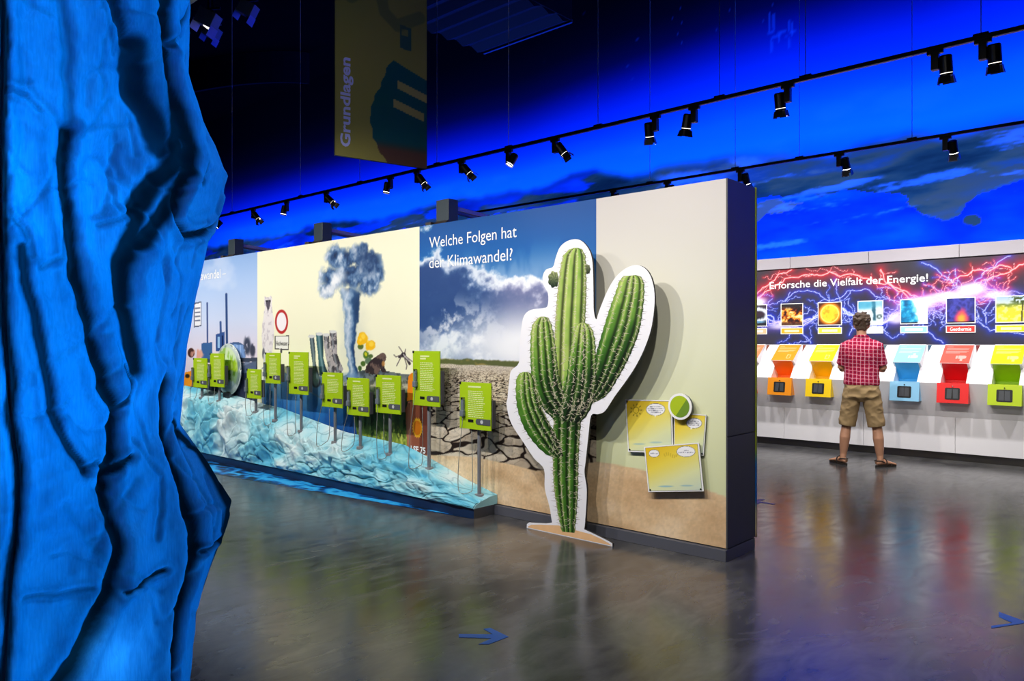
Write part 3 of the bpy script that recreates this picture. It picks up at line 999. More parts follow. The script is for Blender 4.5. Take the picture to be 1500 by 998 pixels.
def energy_sheet():
    x0, x1, z0, z1 = EB_X0, EB_X1, 1.42, 2.535
    xs = np.concatenate([np.arange(x0, -5.1, 0.03), np.arange(-5.1, -0.9, 0.0085), np.arange(-0.9, x1 + 0.01, 0.03)])
    zs = np.linspace(z0, z1, 132)
    X, Z = np.meshgrid(xs, zs)
    U, V = sheet(X, EB_Y, Z)
    P = paint_energy(X, Z, U, V)
    Vt = np.stack([X, np.full(X.shape, EB_Y), Z], -1).reshape(-1, 3)
    mesh_obj('printed_panel', Vt, grid_faces(len(xs), len(zs)), M_PRINT, wall_e, cols=P.linear())['label'] = 'dark printed panel with red and blue lightning'
energy_sheet()
a_, b_ = on_wall(1127.5, 424, EB_Y), on_wall(1359.5, 415, EB_Y)
text_obj('lettering', 'Erforsche die Vielfalt der Energie!', b_.x - a_.x, M_WHITE_TXT, wall_e, (a_.x, EB_Y - 0.002, (a_.z + b_.z) / 2 - 0.02), bold=0.012, height=0.135)

# pictures and captions on the sheet
PIC_X = [-4.787 + 0.5325 * i for i in range(7)]
CAP_COL = [(236, 196, 150), (240, 178, 20), (246, 222, 60), (214, 240, 248), (160, 216, 240), (226, 52, 44), (214, 222, 20)]
CAP_TXT = [None, None, None, None, None, 'Geothermie', None]
def pic_paint(i, A, B):
    P = Paint(A, B, (30, 30, 40))
    n = fbm(A * 5, B * 5, 900 + i, 5)
    if i == 0:      # gas flame ring
        P.mix(sstep(0.3, 0.9, B), (60, 50, 66))
        ring = np.abs(np.sqrt(((A - 0.4) / 0.75) ** 2 + ((B - 0.52) / 0.34) ** 2) - 0.9)
        P.mix((1 - sstep(0.05, 0.4, ring + (fbm(A * 18, B * 3, 911, 2) - 0.5) * 0.3)), (226, 238, 250))
        P.mix(ell(A, B, 0.35, 0.18, 0.6, 0.06, 0.5), (90, 150, 190))
        P.mix(ell(A, B, 0.4, 0.56, 0.52, 0.15, 0.2), (56, 40, 56))
    elif i == 1:    # fire and embers
        P.c = grad(n + (fbm(A * 16, B * 16, 921, 3) - 0.5) * 0.5 - B * 0.12 + 0.08, [(0.25, (24, 12, 16)), (0.42, (120, 34, 14)), (0.5, (216, 110, 20)), (0.62, (250, 180, 60)), (0.75, (255, 230, 170))])
        P.mix(sstep(0.72, 0.92, B), (34, 28, 34))
        P.mix((1 - sstep(0.08, 0.22, B)) * 0.8, (50, 24, 26))
    elif i == 2:    # the sun
        d = np.hypot(A - 0.5, B - 0.5)
        P.c = grad(d, [(0.0, (250, 206, 40)), (0.34, (252, 214, 50)), (0.40, (255, 236, 130)), (0.44, (236, 140, 20)), (0.56, (90, 40, 16)), (0.75, (26, 18, 22))])
        P.mix((d < 0.38) * sstep(0.55, 0.7, n) * 0.6, (226, 140, 20))
    elif i == 3:    # wind storm over the land
        P.c = grad(B + (n - 0.5) * 0.5, [(0.0, (226, 240, 244)), (0.35, (206, 226, 234)), (0.6, (240, 248, 250)), (1.0, (130, 190, 214))])
        P.mix((1 - sstep(0.03, 0.10, np.abs(A - 0.66 + (B - 0.5) * 0.05 + (n - 0.5) * 0.1))) * sstep(0.1, 0.2, B), (40, 92, 112))
        P.mix(ell(A, B, 0.15, 0.85, 0.6, 0.2, 0.6) * 0.8, (60, 160, 196))
        P.mix(ell(A, B, 0.88, 0.32, 0.12, 0.1, 0.5) * sstep(0.4, 0.6, n), (50, 70, 70))
    elif i == 4:    # breaking wave
        P.c = np.zeros(A.shape + (3,)) + (248, 250, 252)
        w = sstep(0.0, 0.12, 0.62 - A - (B - 0.4) * 0.3 + (n - 0.5) * 0.4)
        wc = grad(n, [(0.3, (0, 96, 150)), (0.5, (6, 150, 206)), (0.7, (120, 214, 240))])
        P.c = P.c * (1 - w[..., None]) + wc * w[..., None]
        P.mix((1 - sstep(0.0, 0.06, B - 0.02)) * (A < 0.65), (20, 30, 40))
    elif i == 5:    # erupting volcano
        P.c = grad(n + B * 0.25, [(0.3, (30, 30, 110)), (0.55, (70, 74, 186)), (0.85, (40, 44, 120))])
        d = np.hypot((A - 0.53) / 0.30, (B - 0.15) / 0.5)
        P.mix(1 - sstep(0.5, 1.05, d + (n - 0.5) * 0.4), (220, 60, 110))
        P.mix(1 - sstep(0.1, 0.75, d + (n - 0.5) * 0.4), (255, 170, 60))
        P.mix(1 - sstep(0.0, 0.04, B - 0.02), (34, 20, 24))
    else:           # tree on a yellow field
        P.c = grad(B + (n - 0.5) * 0.12, [(0.0, (226, 220, 40)), (0.55, (214, 212, 60)), (0.68, (120, 140, 60)), (0.75, (206, 220, 214)), (1.0, (170, 200, 226))])
        P.mix(sstep(0.5, 0.66, fbm(A * 9, B * 9, 931, 3)) * (B < 0.66) * 0.7, (250, 246, 170))
        P.mix((np.abs(A - 0.87 - (B - 0.4) * 0.06) < 0.025) * (B < 0.8), (70, 60, 30))
        P.mix(ell(A, B, 0.82, 0.9, 0.34, 0.2, 0.4) * sstep(0.42, 0.5, fbm(A * 14, B * 14, 941, 3)), (64, 84, 30))
    return P

def flat_print(name, x0, x1, z0, z1, y, nx, nz, painter, parent, mat=M_PRINT):
    xs, zs = np.linspace(x0, x1, nx), np.linspace(z0, z1, nz)
    X, Z = np.meshgrid(xs, zs)
    A, B = (X - x0) / (x1 - x0), (Z - z0) / (z1 - z0)
    P = painter(A, B)
    Vt = np.stack([X, np.full(X.shape, y), Z], -1).reshape(-1, 3)
    return mesh_obj(name, Vt, grid_faces(nx, nz), mat, parent, cols=P.linear())

PIC_NAMES = ['blue gas flame', 'glowing embers', 'the sun', 'a whirlwind', 'a breaking wave', 'a volcano erupting', 'a tree in a yellow field']
for i, px_ in enumerate(PIC_X):
    h = 0.163
    fr = box('picture', px_ - h, px_ + h, EB_Y - 0.006, EB_Y + 0.004, 1.862 - h, 1.862 + h, M_WHITE_TXT, wall_e)
    fr['label'] = 'white framed picture of ' + PIC_NAMES[i]
    flat_print('print', px_ - h + 0.011, px_ + h - 0.011, 1.862 - h + 0.011, 1.862 + h - 0.011, EB_Y - 0.0075, 40, 40, lambda A, B, i=i: pic_paint(i, A, B), fr)
    cp = box('caption_plate', px_ - h, px_ + h, EB_Y - 0.006, EB_Y + 0.004, 1.582, 1.674, M_WHITE_TXT, wall_e)
    box('colour_field', px_ - h + 0.011, px_ + h - 0.011, EB_Y - 0.0075, EB_Y - 0.005, 1.592, 1.664, plain('caption_colour', rgb(*CAP_COL[i]), 0.5), cp)
    if CAP_TXT[i]:
        text_obj('lettering', CAP_TXT[i], 0.235, M_WHITE_TXT, cp, (px_, EB_Y - 0.0085, 1.605), bold=0.02, height=0.045, align='CENTER')
    else:
        box('lettering', px_ - 0.105, px_ + 0.105, EB_Y - 0.0085, EB_Y - 0.007, 1.609, 1.643, plain('caption_blur', rgb(*[min(255, c_ + (255 - c_) * 0.72) for c_ in CAP_COL[i]]), 0.5), cp)

# white sloping desk: profile (y, z), interrupted by the reading stations
D_TOP, D_EDGE, D_UND, D_BOT = (10.745, 1.43), (10.35, 0.963), (10.5, 0.537), (10.5, 0.098)
ST_W = 0.272                           # niche width of a station
ST_X = [-4.795 + 0.5335 * i for i in range(7)]
cuts = [EB_X0] + [v for s in ST_X for v in (s - ST_W / 2, s + ST_W / 2)] + [EB_X1]
for a_, b_ in zip(cuts[0::2], cuts[1::2]):
    extrude_x('desk_slope', [D_TOP, D_EDGE, D_UND, (10.745, D_UND[1])], a_, b_, M_EWHITE, wall_e)
for s in ST_X:                        # desk front below each niche
    extrude_x('desk_front', [(10.62, 0.90), (10.375, 0.90), D_UND, (10.62, D_UND[1])], s - ST_W / 2, s + ST_W / 2, M_EWHITE, wall_e)
x = EB_X0
while x < EB_X1 - 0.1:
    box('lower_panel', x + 0.002, x + SEAM - 0.002, D_UND[0], EB_Y, D_BOT[1], D_UND[1] - 0.001, M_EWHITE, wall_e, bevel=0.0015)
    x += SEAM
box('kick_plate', EB_X0, EB_X1, 10.56, EB_Y, 0.0, 0.097, plain('kick_plate_steel', rgb(120, 116, 112), 0.28, metal=0.9, noise=0.08, scale=5), wall_e)

# ------------------------------------------------------------------ reading stations
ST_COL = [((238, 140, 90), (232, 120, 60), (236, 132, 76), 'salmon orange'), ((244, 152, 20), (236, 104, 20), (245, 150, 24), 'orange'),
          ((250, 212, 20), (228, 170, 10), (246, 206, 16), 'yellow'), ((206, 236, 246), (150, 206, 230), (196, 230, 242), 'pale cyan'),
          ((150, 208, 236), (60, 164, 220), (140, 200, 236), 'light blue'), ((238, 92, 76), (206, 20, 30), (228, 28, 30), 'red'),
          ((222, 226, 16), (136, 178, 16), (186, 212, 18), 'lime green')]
M_VIEW = plain('viewer_black', rgb(20, 20, 22), 0.5)
M_SHUT = plain('viewer_shutter', rgb(64, 68, 74), 0.45, noise=0.1, scale=30)
def station(i):
    s = ST_X[i]
    top, und, bx_, nm = ST_COL[i]
    t = empty('reading_station', (s, 10.5, 0.7))
    tag(t, f'{nm} reading station with slanted flap and dark viewing window in white desk', 'station')
    mt = plain('station_top', rgb(*top), 0.42, noise=0.015, scale=8)
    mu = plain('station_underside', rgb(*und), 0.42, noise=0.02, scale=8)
    mb = plain('station_box', rgb(*bx_), 0.4, noise=0.015, scale=8)
    def L(p):          # world (y, z) -> local
        return (p[0] - 10.5, p[1] - 0.7)
    fw = 0.158
    # flap: white wedge lying on the slope, coloured sheet on top, coloured underside
    p0, p1, p2 = (10.715, 1.432), (10.40, 1.205), (10.556, 1.185)
    wedge = [L((10.744, 1.43)), L((10.72, 1.436)), L((p1[0], p1[1])), L((10.545, 1.128))]
    fl = extrude_x('flap', wedge, -fw, fw, M_EWHITE, t)
    d = Vector((0, p0[0] - p1[0], p0[1] - p1[1])).normalized()
    nrm = Vector((0, -d.z, d.y))
    q = [Vector((0, *L(p1))) + d * 0.004, Vector((0, *L(p1))) + d * 0.372]
    def sheet_face(name, a, b_, wa, off, mat, par):
        o = [v + nrm * off for v in (a, b_)]
        V_ = []
        for k in (0, 1):
            for (p, sx) in ((o[0], -wa), (o[0], wa), (o[1], wa), (o[1], -wa)):
                V_.append((sx, p.y, p.z + 0) if k == 0 else (sx, p.y - nrm.y * 0.0015, p.z - nrm.z * 0.0015))
        return mesh_obj(name, V_, [(0, 1, 2, 3), (7, 6, 5, 4), (0, 4, 5, 1), (1, 5, 6, 2), (2, 6, 7, 3), (3, 7, 4, 0)], mat, par)
    sheet_face('printed_sheet', q[0], q[1], fw - 0.001, 0.003, mt, fl)
    # text lines and a thumb sign
    V_, F_ = [], []
    def strip(x0, x1, a0, a1, off=0.0042):
        base = len(V_)
        for (xx, aa) in ((x0, a0), (x1, a0), (x1, a1), (x0, a1)):
            p = q[0] + d * aa + nrm * off
            V_.append((xx, p.y, p.z))
        F_.append((base, base + 1, base + 2, base + 3))
    strip(-0.125, -0.06, 0.325, 0.335)
    for r_, (aa, ww) in enumerate(((0.29, 0.12), (0.272, 0.115), (0.235, 0.12), (0.217, 0.10), (0.199, 0.03))):
        strip(-0.125, ww, aa, aa + 0.009)
    ml = plain('station_text', rgb(*[min(255, c_ + (255 - c_) * 0.5) for c_ in top]), 0.5)
    mesh_obj('text_lines', V_, F_, ml, fl)
    V_, F_ = [], []
    if i >= 4:
        up = 1 if i == 4 else -1
        c0 = 0.115
        for (x0, x1, a0, a1) in ((0.0, 0.022, -0.03, 0.03), (0.028, 0.10, -0.03, 0.034), (0.05, 0.078, 0.03 * up, 0.075 * up), (0.10, 0.112, -0.02, 0.026)):
            strip(x0, x1, c0 + min(a0, a1), c0 + max(a0, a1), 0.0046)
    else:
        c0 = 0.095
        for (x0, x1, a0, a1) in ((0.04, 0.05, -0.05, 0.05), (0.05, 0.085, 0.03, 0.04), (0.05, 0.085, -0.05, -0.04), (0.085, 0.094, -0.04, 0.04)):
            strip(x0, x1, c0 + a0, c0 + a1, 0.0046)
    mesh_obj('thumb_sign' if i >= 4 else 'pictogram', V_, F_, ml, fl)
    # small dark triangle beside the top corner of the flap
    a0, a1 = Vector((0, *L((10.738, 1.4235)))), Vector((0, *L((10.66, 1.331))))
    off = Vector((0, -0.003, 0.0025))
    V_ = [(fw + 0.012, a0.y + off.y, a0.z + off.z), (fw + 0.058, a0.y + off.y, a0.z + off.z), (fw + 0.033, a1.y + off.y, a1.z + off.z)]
    mesh_obj('dark_triangle', V_ + [(v[0], v[1] + 0.004, v[2] - 0.003) for v in V_], [(0, 1, 2), (5, 4, 3), (0, 3, 4, 1), (1, 4, 5, 2), (2, 5, 3, 0)], plain('triangle_dark', rgb(int(und[0] * 0.5), int(und[1] * 0.45), int(und[2] * 0.45)), 0.5), t)
    # coloured lining of the niche
    nw = ST_W / 2 - 0.001
    lining = [L(p1), L((10.62, 0.985)), L((10.62, 0.965)), L((10.635, 0.965)), L((10.635, 0.995)), L((10.42, 1.206))]
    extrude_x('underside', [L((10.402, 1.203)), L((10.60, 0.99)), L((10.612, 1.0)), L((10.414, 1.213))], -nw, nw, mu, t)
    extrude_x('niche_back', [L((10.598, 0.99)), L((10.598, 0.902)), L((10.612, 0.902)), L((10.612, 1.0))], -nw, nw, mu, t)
    # box with viewing window
    bw = 0.169
    prof = [L((10.42, 0.966)), L((10.335, 0.966)), L((10.30, 0.725)), L((10.43, 0.725))]
    b = extrude_x('viewer_box', prof, -bw, bw, mb, t)
    extrude_x('ledge', [L((10.60, 0.902)), L((10.60, 0.925)), L((10.42, 0.9655)), L((10.42, 0.902))], -nw, nw, mb, t)
    # window frame recessed look: dark rounded plate and two shutters
    fd = Vector((0, 10.335 - 10.30, 0.966 - 0.725)).normalized()
    fn = Vector((0, -fd.z, fd.y))
    o0 = Vector((0, *L((10.30, 0.725))))
    def face_pt(x_, a_, off):
        p = o0 + fd * a_ + fn * off
        return (x_, p.y, p.z)
    pts = []
    wx, wz0, wz1, rr = 0.08, 0.042, 0.186, 0.014
    for cx, cz, st in ((wx - rr, wz1 - rr, 0), (-wx + rr, wz1 - rr, 90), (-wx + rr, wz0 + rr, 180), (wx - rr, wz0 + rr, 270)):
        for j in range(5):
            an = R(st + j * 22.5)
            pts.append((cx + rr * math.cos(an), cz + rr * math.sin(an)))
    n_ = len(pts)
    V_ = [face_pt(a, c_, 0.003) for a, c_ in pts] + [face_pt(a, c_, -0.002) for a, c_ in pts]
    F_ = [tuple(range(n_))] + [(j, n_ + j, n_ + (j + 1) % n_, (j + 1) % n_) for j in range(n_)]
    w = mesh_obj('viewing_window', V_, F_, M_VIEW, b)
    for sx in (-1, 1):
        a0, a1 = (0.004, 0.060) if i % 2 else (0.003, 0.058)
        tilt = 0.008 if i in (1, 5) else 0.0
        V_ = [face_pt(sx * (a0 + tilt), 0.056, 0.007), face_pt(sx * a1, 0.056, 0.007), face_pt(sx * (a1 - 0.004), 0.170, 0.005), face_pt(sx * a0, 0.170, 0.005)]
        V_ += [(v[0], v[1] + 0.004, v[2]) for v in V_]
        mesh_obj('shutter', V_, [(0, 1, 2, 3), (7, 6, 5, 4), (0, 4, 5, 1), (1, 5, 6, 2), (2, 6, 7, 3), (3, 7, 4, 0)], M_SHUT, b)
    kx, ky, kz = face_pt(0.0, 0.205, 0.0)
    bm = bmesh.new()
    bm_cyl(bm, (kx, ky, kz), (kx, ky - 0.014, kz + 0.002), 0.007, 0.006, 12)
    bm_obj('knob', bm, M_BLACKM if i != 5 else M_STEEL, b, smooth=True)
    return t
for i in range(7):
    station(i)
# ------------------------------------------------------------------ ice bench along the climate wall
BACK = [(-14.0, 0.93), (-10.363, 0.873), (-8.944, 0.806), (-8.155, 0.728), (-7.763, 0.702), (-7.394, 0.647), (-6.617, 0.535), (-6.473, 0.52), (-5.995, 0.499),
        (-5.58, 0.476), (-5.252, 0.395), (-5.02, 0.33), (-4.772, 0.258), (-4.532, 0.201), (-4.372, 0.165)]
RIDGE = [(-14.0, 0.76), (-9.173, 0.702), (-8.58, 0.655), (-8.065, 0.595), (-7.646, 0.505), (-7.092, 0.425), (-6.708, 0.385), (-5.899, 0.365), (-5.466, 0.345),
         (-5.038, 0.30), (-4.695, 0.212), (-4.372, 0.135)]
BX0, BX1 = -13.0, -4.372
PL_Y, PL_Z = 4.385, 0.09

def bench_z(x, y):
    """height of the cloth top between the wall and the ridge"""
    zb = np.interp(x, *zip(*BACK)); zr = np.interp(x, *zip(*RIDGE))
    t = (y - 4.655) / (4.47 - 4.655)
    return zb + (zr - zb) * t

bench = empty('ice_bench', (BX1, 4.5, 0))
tag(bench, 'low ice-blue bench covered in crumpled cloth along the printed climate wall', 'bench')
def bl(x, y, z):
    return (x - BX1, y - 4.5, z)

def bench_cloth():
    xs = np.concatenate([np.arange(BX0, -10.6, 0.06), np.arange(-10.6, BX1, 0.0085), [BX1]])
    nt_ = 84
    ts = np.linspace(0, 1, nt_)
    X, T = np.meshgrid(xs, ts)
    zb = np.interp(X, *zip(*BACK)); zr = np.interp(X, *zip(*RIDGE))
    # along T: 0..0.36 top ledge, 0.36..1 front
    tt = np.clip(T / 0.36, 0, 1)
    ft = np.clip((T - 0.36) / 0.64, 0, 1)
    Yv = 4.655 + (4.462 - 4.655) * tt
    Zv = zb + (zr - zb) * tt
    Yv = Yv + (4.372 - 4.462) * np.sin(ft * math.pi / 2)
    Zv = Zv + (PL_Z - 0.004 - zr) * (ft ** 1.15)
    L = np.where(T < 0.36, tt * 0.26, 0.26 + ft * 0.5)
    big = ridged(X * 2.0 + L * 1.8, L * 3.4 - X * 1.1, 1001, 2, 0.45)
    med = ridged(X * 5 - L * 4, L * 6 + X * 3, 1011, 2, 0.5)
    fine = ridged(X * 19 + L * 9, L * 17 - X * 6, 1021, 2, 0.5)
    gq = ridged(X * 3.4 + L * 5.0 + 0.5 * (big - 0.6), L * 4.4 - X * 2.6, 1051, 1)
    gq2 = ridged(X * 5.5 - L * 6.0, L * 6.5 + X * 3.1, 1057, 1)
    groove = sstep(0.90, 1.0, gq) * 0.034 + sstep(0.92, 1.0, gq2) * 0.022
    # radiating tucks
    tuck = np.zeros(X.shape)
    for cx in np.arange(-10.2, -4.5, 0.62):
        ang = np.arctan2(X - cx, L - 0.18)
        rad = np.hypot(X - cx, L - 0.18)
        tuck += np.sin(ang * 11 + cx * 7) * np.exp(-rad / 0.28) * sstep(0.02, 0.12, rad)
    disp = (big - 0.6) * 0.09 + (med - 0.6) * 0.055 + (fine - 0.6) * 0.013 + tuck * 0.035 - groove
    edge = np.clip(np.minimum(T / 0.10, (1 - T) / 0.05), 0, 1) * (0.35 + 0.65 * sstep(0.2, 0.5, T))
    disp = disp * edge
    hh = np.clip((zr - PL_Z) / 0.28, 0.25, 1)
    disp = disp * hh
    Zv = Zv + disp * (1 - ft * 0.85) * np.where(T < 0.36, 0.55, 1)
    Yv = Yv - disp * (0.15 + 0.85 * sstep(0.25, 0.6, T))
    Yv = np.minimum(Yv, 4.657)
    n = fbm(X * 2.2, L * 3, 1031, 5, 0.6)
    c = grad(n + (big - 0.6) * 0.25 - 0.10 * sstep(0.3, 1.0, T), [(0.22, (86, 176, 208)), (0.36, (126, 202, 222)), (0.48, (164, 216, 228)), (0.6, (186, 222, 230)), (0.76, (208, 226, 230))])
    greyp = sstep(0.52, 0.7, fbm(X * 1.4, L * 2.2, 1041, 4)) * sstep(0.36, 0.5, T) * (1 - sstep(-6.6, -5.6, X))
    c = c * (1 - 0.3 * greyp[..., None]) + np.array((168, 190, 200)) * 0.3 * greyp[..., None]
    c = c * (1 - 0.5 * np.clip(groove / 0.034, 0, 1)[..., None]) + np.array((60, 110, 130)) * 0.5 * np.clip(groove / 0.034, 0, 1)[..., None]  # shade of the wrinkles tinted into the grooves
    Vt = np.stack([X - BX1, Yv - 4.5, Zv], -1).reshape(-1, 3)
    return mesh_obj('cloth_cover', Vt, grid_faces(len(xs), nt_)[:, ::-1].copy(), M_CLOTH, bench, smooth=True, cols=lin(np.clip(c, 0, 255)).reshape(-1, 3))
M_CLOTH = printed('ice_cloth', 0.55, 0.3)
bench_cloth()
# closed end of the cloth and the plinth under it
endp = [(4.656, 0.165), (4.56, 0.158), (4.462, 0.135), (4.40, 0.115), (4.372, PL_Z - 0.004), (4.656, PL_Z - 0.004)]
extrude_x('cloth_end', [(p[0] - 4.5, p[1]) for p in endp], -0.002, 0.006, plain('ice_cloth_end', rgb(150, 206, 220), 0.6, noise=0.1, scale=14, bump=0.6), bench)
M_NAVY = plain('navy_plinth', rgb(22, 46, 84), 0.35, noise=0.15, scale=5)
box('plinth', BX0 - BX1, -0.006, PL_Y - 4.5, 4.625 - 4.5, 0.0, PL_Z, M_NAVY, bench, bevel=0.002)
box('plinth_end', -0.006, 0.0, PL_Y - 4.5, 4.625 - 4.5, 0.0, PL_Z, M_STEEL, bench)

# rippling light thrown on the floor by the plinth, painted as a coloured sheet
def water_light_sheet():
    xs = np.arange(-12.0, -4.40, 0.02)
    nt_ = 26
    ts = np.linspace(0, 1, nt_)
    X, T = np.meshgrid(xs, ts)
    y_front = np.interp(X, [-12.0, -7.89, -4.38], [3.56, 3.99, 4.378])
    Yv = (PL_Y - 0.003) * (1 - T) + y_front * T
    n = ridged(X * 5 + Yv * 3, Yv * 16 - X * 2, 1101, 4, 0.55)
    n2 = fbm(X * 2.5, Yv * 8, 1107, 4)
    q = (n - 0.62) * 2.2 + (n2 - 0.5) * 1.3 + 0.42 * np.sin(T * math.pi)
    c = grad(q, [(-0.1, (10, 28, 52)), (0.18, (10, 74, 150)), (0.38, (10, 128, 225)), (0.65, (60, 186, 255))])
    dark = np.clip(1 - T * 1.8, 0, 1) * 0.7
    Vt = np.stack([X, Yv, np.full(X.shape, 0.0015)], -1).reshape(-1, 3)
    o = mesh_obj('painted_water_light', Vt, grid_faces(len(xs), nt_)[:, ::-1].copy(), printed('water_light_paint', 0.35, 0.4), cols=lin(np.clip(c, 0, 255)).reshape(-1, 3))
    return tag(o, 'painted blue rippling water light on the floor along the ice bench', 'painted light')
water_light_sheet()

# ------------------------------------------------------------------ info stands on the bench
# board: left, right, top, bottom at their place, post x
STANDS = [  # u0, u1, v0, v1 of the board, post u, what it is beside
    (283, 303, 525, 568, 296, 'beside the orange print'),
    (307.6, 328, 518, 567, 321.7, 'in front of the round glassy dish'),
    (361.5, 382, 541, 584, 375, 'small and low, next to the round dish'),
    (388.7, 410.3, 517, 562, 403.6, 'under the printed polar bear'),
    (423, 451, 516, 578, 441.3, 'tall, beside the printed boots'),
    (471.5, 501.4, 546, 597, 491, 'under the printed boots'),
    (508, 540, 554, 609, 528, 'under the printed tornado'),
    (550.5, 586.5, 550, 606, 571.6, 'under the printed toad and mosquito'),
    (604.7, 644, 514.4, 595, 628.5, 'tallest, in front of the sun cream tube'),
    (673.4, 719, 560.7, 629.5, 702, 'at the low tip of the bench')]
POST_Y = 4.535
BOARD_Y = 4.475
rs = random.Random(3)
def info_stand(i, u0, u1, v0, v1, up, where):
    um, vm = (u0 + u1) / 2, (v0 + v1) / 2
    a, b_ = on_wall(u0, vm, BOARD_Y), on_wall(u1, vm, BOARD_Y)
    zt, zb = on_wall(um, v0, BOARD_Y).z, on_wall(um, v1, BOARD_Y).z
    x0, x1 = a.x, b_.x
    px_ = on_wall(up, vm, POST_Y).x
    w, h = x1 - x0, zt - zb
    base = float(bench_z(px_, POST_Y))
    t = empty('info_stand', (px_, POST_Y, base - 0.004))
    tag(t, f'lime green info board on steel post, {where}', 'info stand', 'info stands on the ice bench')
    X = lambda x_: x_ - px_
    Z = lambda z_: z_ - base + 0.004
    fy = BOARD_Y - POST_Y
    cyl('post', (0, 0, 0), (0, 0, Z(zb) + h * 0.5), 0.016, M_STEEL_D, t)
    bm = bmesh.new()
    bm_cyl(bm, (0, 0, -0.012), (0, 0, 0.012), 0.042, 0.038, 20)
    bm_obj('flange', bm, M_FLANGE, t)
    bd = box('board', X(x0), X(x1), fy, fy + 0.012, Z(zb), Z(zt), M_LIME, t, bevel=0.0015)
    off = 0.009
    box('back_box', X(x0) + w * 0.25, X(x1) + off, fy + 0.013, fy + 0.05, Z(zb) + h * 0.06, Z(zt) - h * 0.36, M_DGREY, t, bevel=0.002)
    # printed lines
    V_, F_ = [], []
    def q(xa, xb, za, zb_, y=fy - 0.0012):
        k0 = len(V_)
        V_.extend([(xa, y, za), (xb, y, za), (xb, y, zb_), (xa, y, zb_)])
        F_.append((k0, k0 + 1, k0 + 2, k0 + 3))
    tx0 = X(x0) + w * 0.28
    z_ = Z(zt) - h * 0.11
    q(tx0, tx0 + w * rs.uniform(0.3, 0.42), z_, z_ + 0.014)
    if h > 0.44 or i == 4:
        z_ -= 0.022
        q(tx0, tx0 + w * 0.22, z_, z_ + 0.014)
    z_ -= 0.034
    lim = Z(zb) + h * (0.24 if i != 5 else 0.42)
    while z_ > lim:
        x_ = tx0
        end = tx0 + w * rs.uniform(0.46, 0.56)
        while x_ < end:
            ww = rs.uniform(0.012, 0.035)
            q(x_, min(x_ + ww, end), z_, z_ + 0.0065)
            x_ += ww + 0.005
        z_ -= 0.0165
    mesh_obj('text_lines', V_, F_, M_LIMETXT, bd)
    # little tags
    box('corner_tag', X(x0) - 0.003, X(x0) + 0.018, fy - 0.002, fy + 0.004, Z(zt) - 0.02, Z(zt) + 0.002, M_BLACK, bd)
    box('icon_tag', tx0, tx0 + w * 0.17, fy - 0.0025, fy + 0.002, Z(zb) + 0.058, Z(zb) + 0.082, M_BLACK, bd)
    ph, pw = 0.05, w * 0.46
    pxa = X(x1) - pw - 0.004
    out = []
    for j in range(9):
        an = R(90 + j * 22.5)
        out.append((pxa + ph / 2 + math.cos(an) * ph / 2, Z(zb) + 0.068 + math.sin(an) * ph / 2))
    out += [(X(x1) - 0.004, Z(zb) + 0.068 - ph / 2), (X(x1) - 0.004, Z(zb) + 0.068 + ph / 2)]
    n_ = len(out)
    V_ = [(p[0], fy - 0.003, p[1]) for p in out] + [(p[0], fy, p[1]) for p in out]
    F_ = [tuple(range(n_))[::-1]] + [(k, (k + 1) % n_, n_ + (k + 1) % n_, n_ + k) for k in range(n_)]
    pl = mesh_obj('pill_sign', V_, F_, M_GREYPL, bd)
    cxm = pxa + pw * 0.42
    hexv = [(cxm + math.cos(R(60 * k)) * 0.018, fy - 0.0038, Z(zb) + 0.068 + math.sin(R(60 * k)) * 0.017) for k in range(6)]
    mesh_obj('pictogram', hexv, [(5, 4, 3, 2, 1, 0)], M_ICON, pl)
    # audio handset hanging on the left edge, with its cable
    hx = X(x0) + (0.05 if i > 5 else 0.03 if i == 5 else 0.012)
    hz1 = Z(zt) - h * 0.36
    hz0 = hz1 - min(0.15, h * 0.42)
    bm = bmesh.new()
    bm_box(bm, hx - 0.016, hx + 0.017, fy - 0.026, fy - 0.004, hz0 + 0.05, hz1, 0.006)
    bm_box(bm, hx - 0.021, hx + 0.024, fy - 0.034, fy - 0.004, hz0, hz0 + 0.055, 0.008)
    hs = bm_obj('handset', bm, M_HAND, t)
    box('hook', hx - 0.008, hx + 0.012, fy - 0.03, fy, hz1 - 0.004, hz1 + 0.014, M_STEEL, t, bevel=0.002)
    gx0 = px_ + hx
    def ground(xw, yw):
        return float(bench_z(xw, yw)) - base + 0.004 + 0.012
    sw = rs.uniform(-0.12, 0.02)
    p = [(hx + 0.002, fy - 0.018, hz0), (hx + 0.006, fy - 0.025, hz0 - 0.06), (hx + sw * 0.6, fy - 0.03, (hz0 + ground(gx0, 4.46)) * 0.45)]
    gxa = hx + sw
    p += [(gxa, 4.452 - POST_Y, ground(px_ + gxa, 4.47) + 0.02), (gxa + 0.06, 4.43 - POST_Y, ground(px_ + gxa + 0.06, 4.47) - 0.015),
          (gxa + 0.14, 4.45 - POST_Y, ground(px_ + gxa + 0.14, 4.47) + 0.02), (min(gxa + 0.2, -0.02), 4.475 - POST_Y, ground(px_ + gxa + 0.2, 4.47) + 0.10),
          (-0.045 if i < 9 else -0.05, fy + 0.02, Z(zb) - 0.0)]
    tube('cable', smooth_path(p, 6), 0.0032, M_CABLE, hs, seg=6)
    return t
M_FLANGE = plain('flange_steel', rgb(150, 152, 156), 0.35, metal=0.3)
M_STEEL_D = plain('post_steel', rgb(140, 142, 148), 0.4, metal=0.3, noise=0.05, scale=30)
M_HAND = plain('handset_plastic', rgb(108, 118, 130), 0.42, noise=0.05, scale=40)
M_ICON = plain('pill_icon', rgb(196, 200, 204), 0.5)
for i, s in enumerate(STANDS):
    info_stand(i, *s)

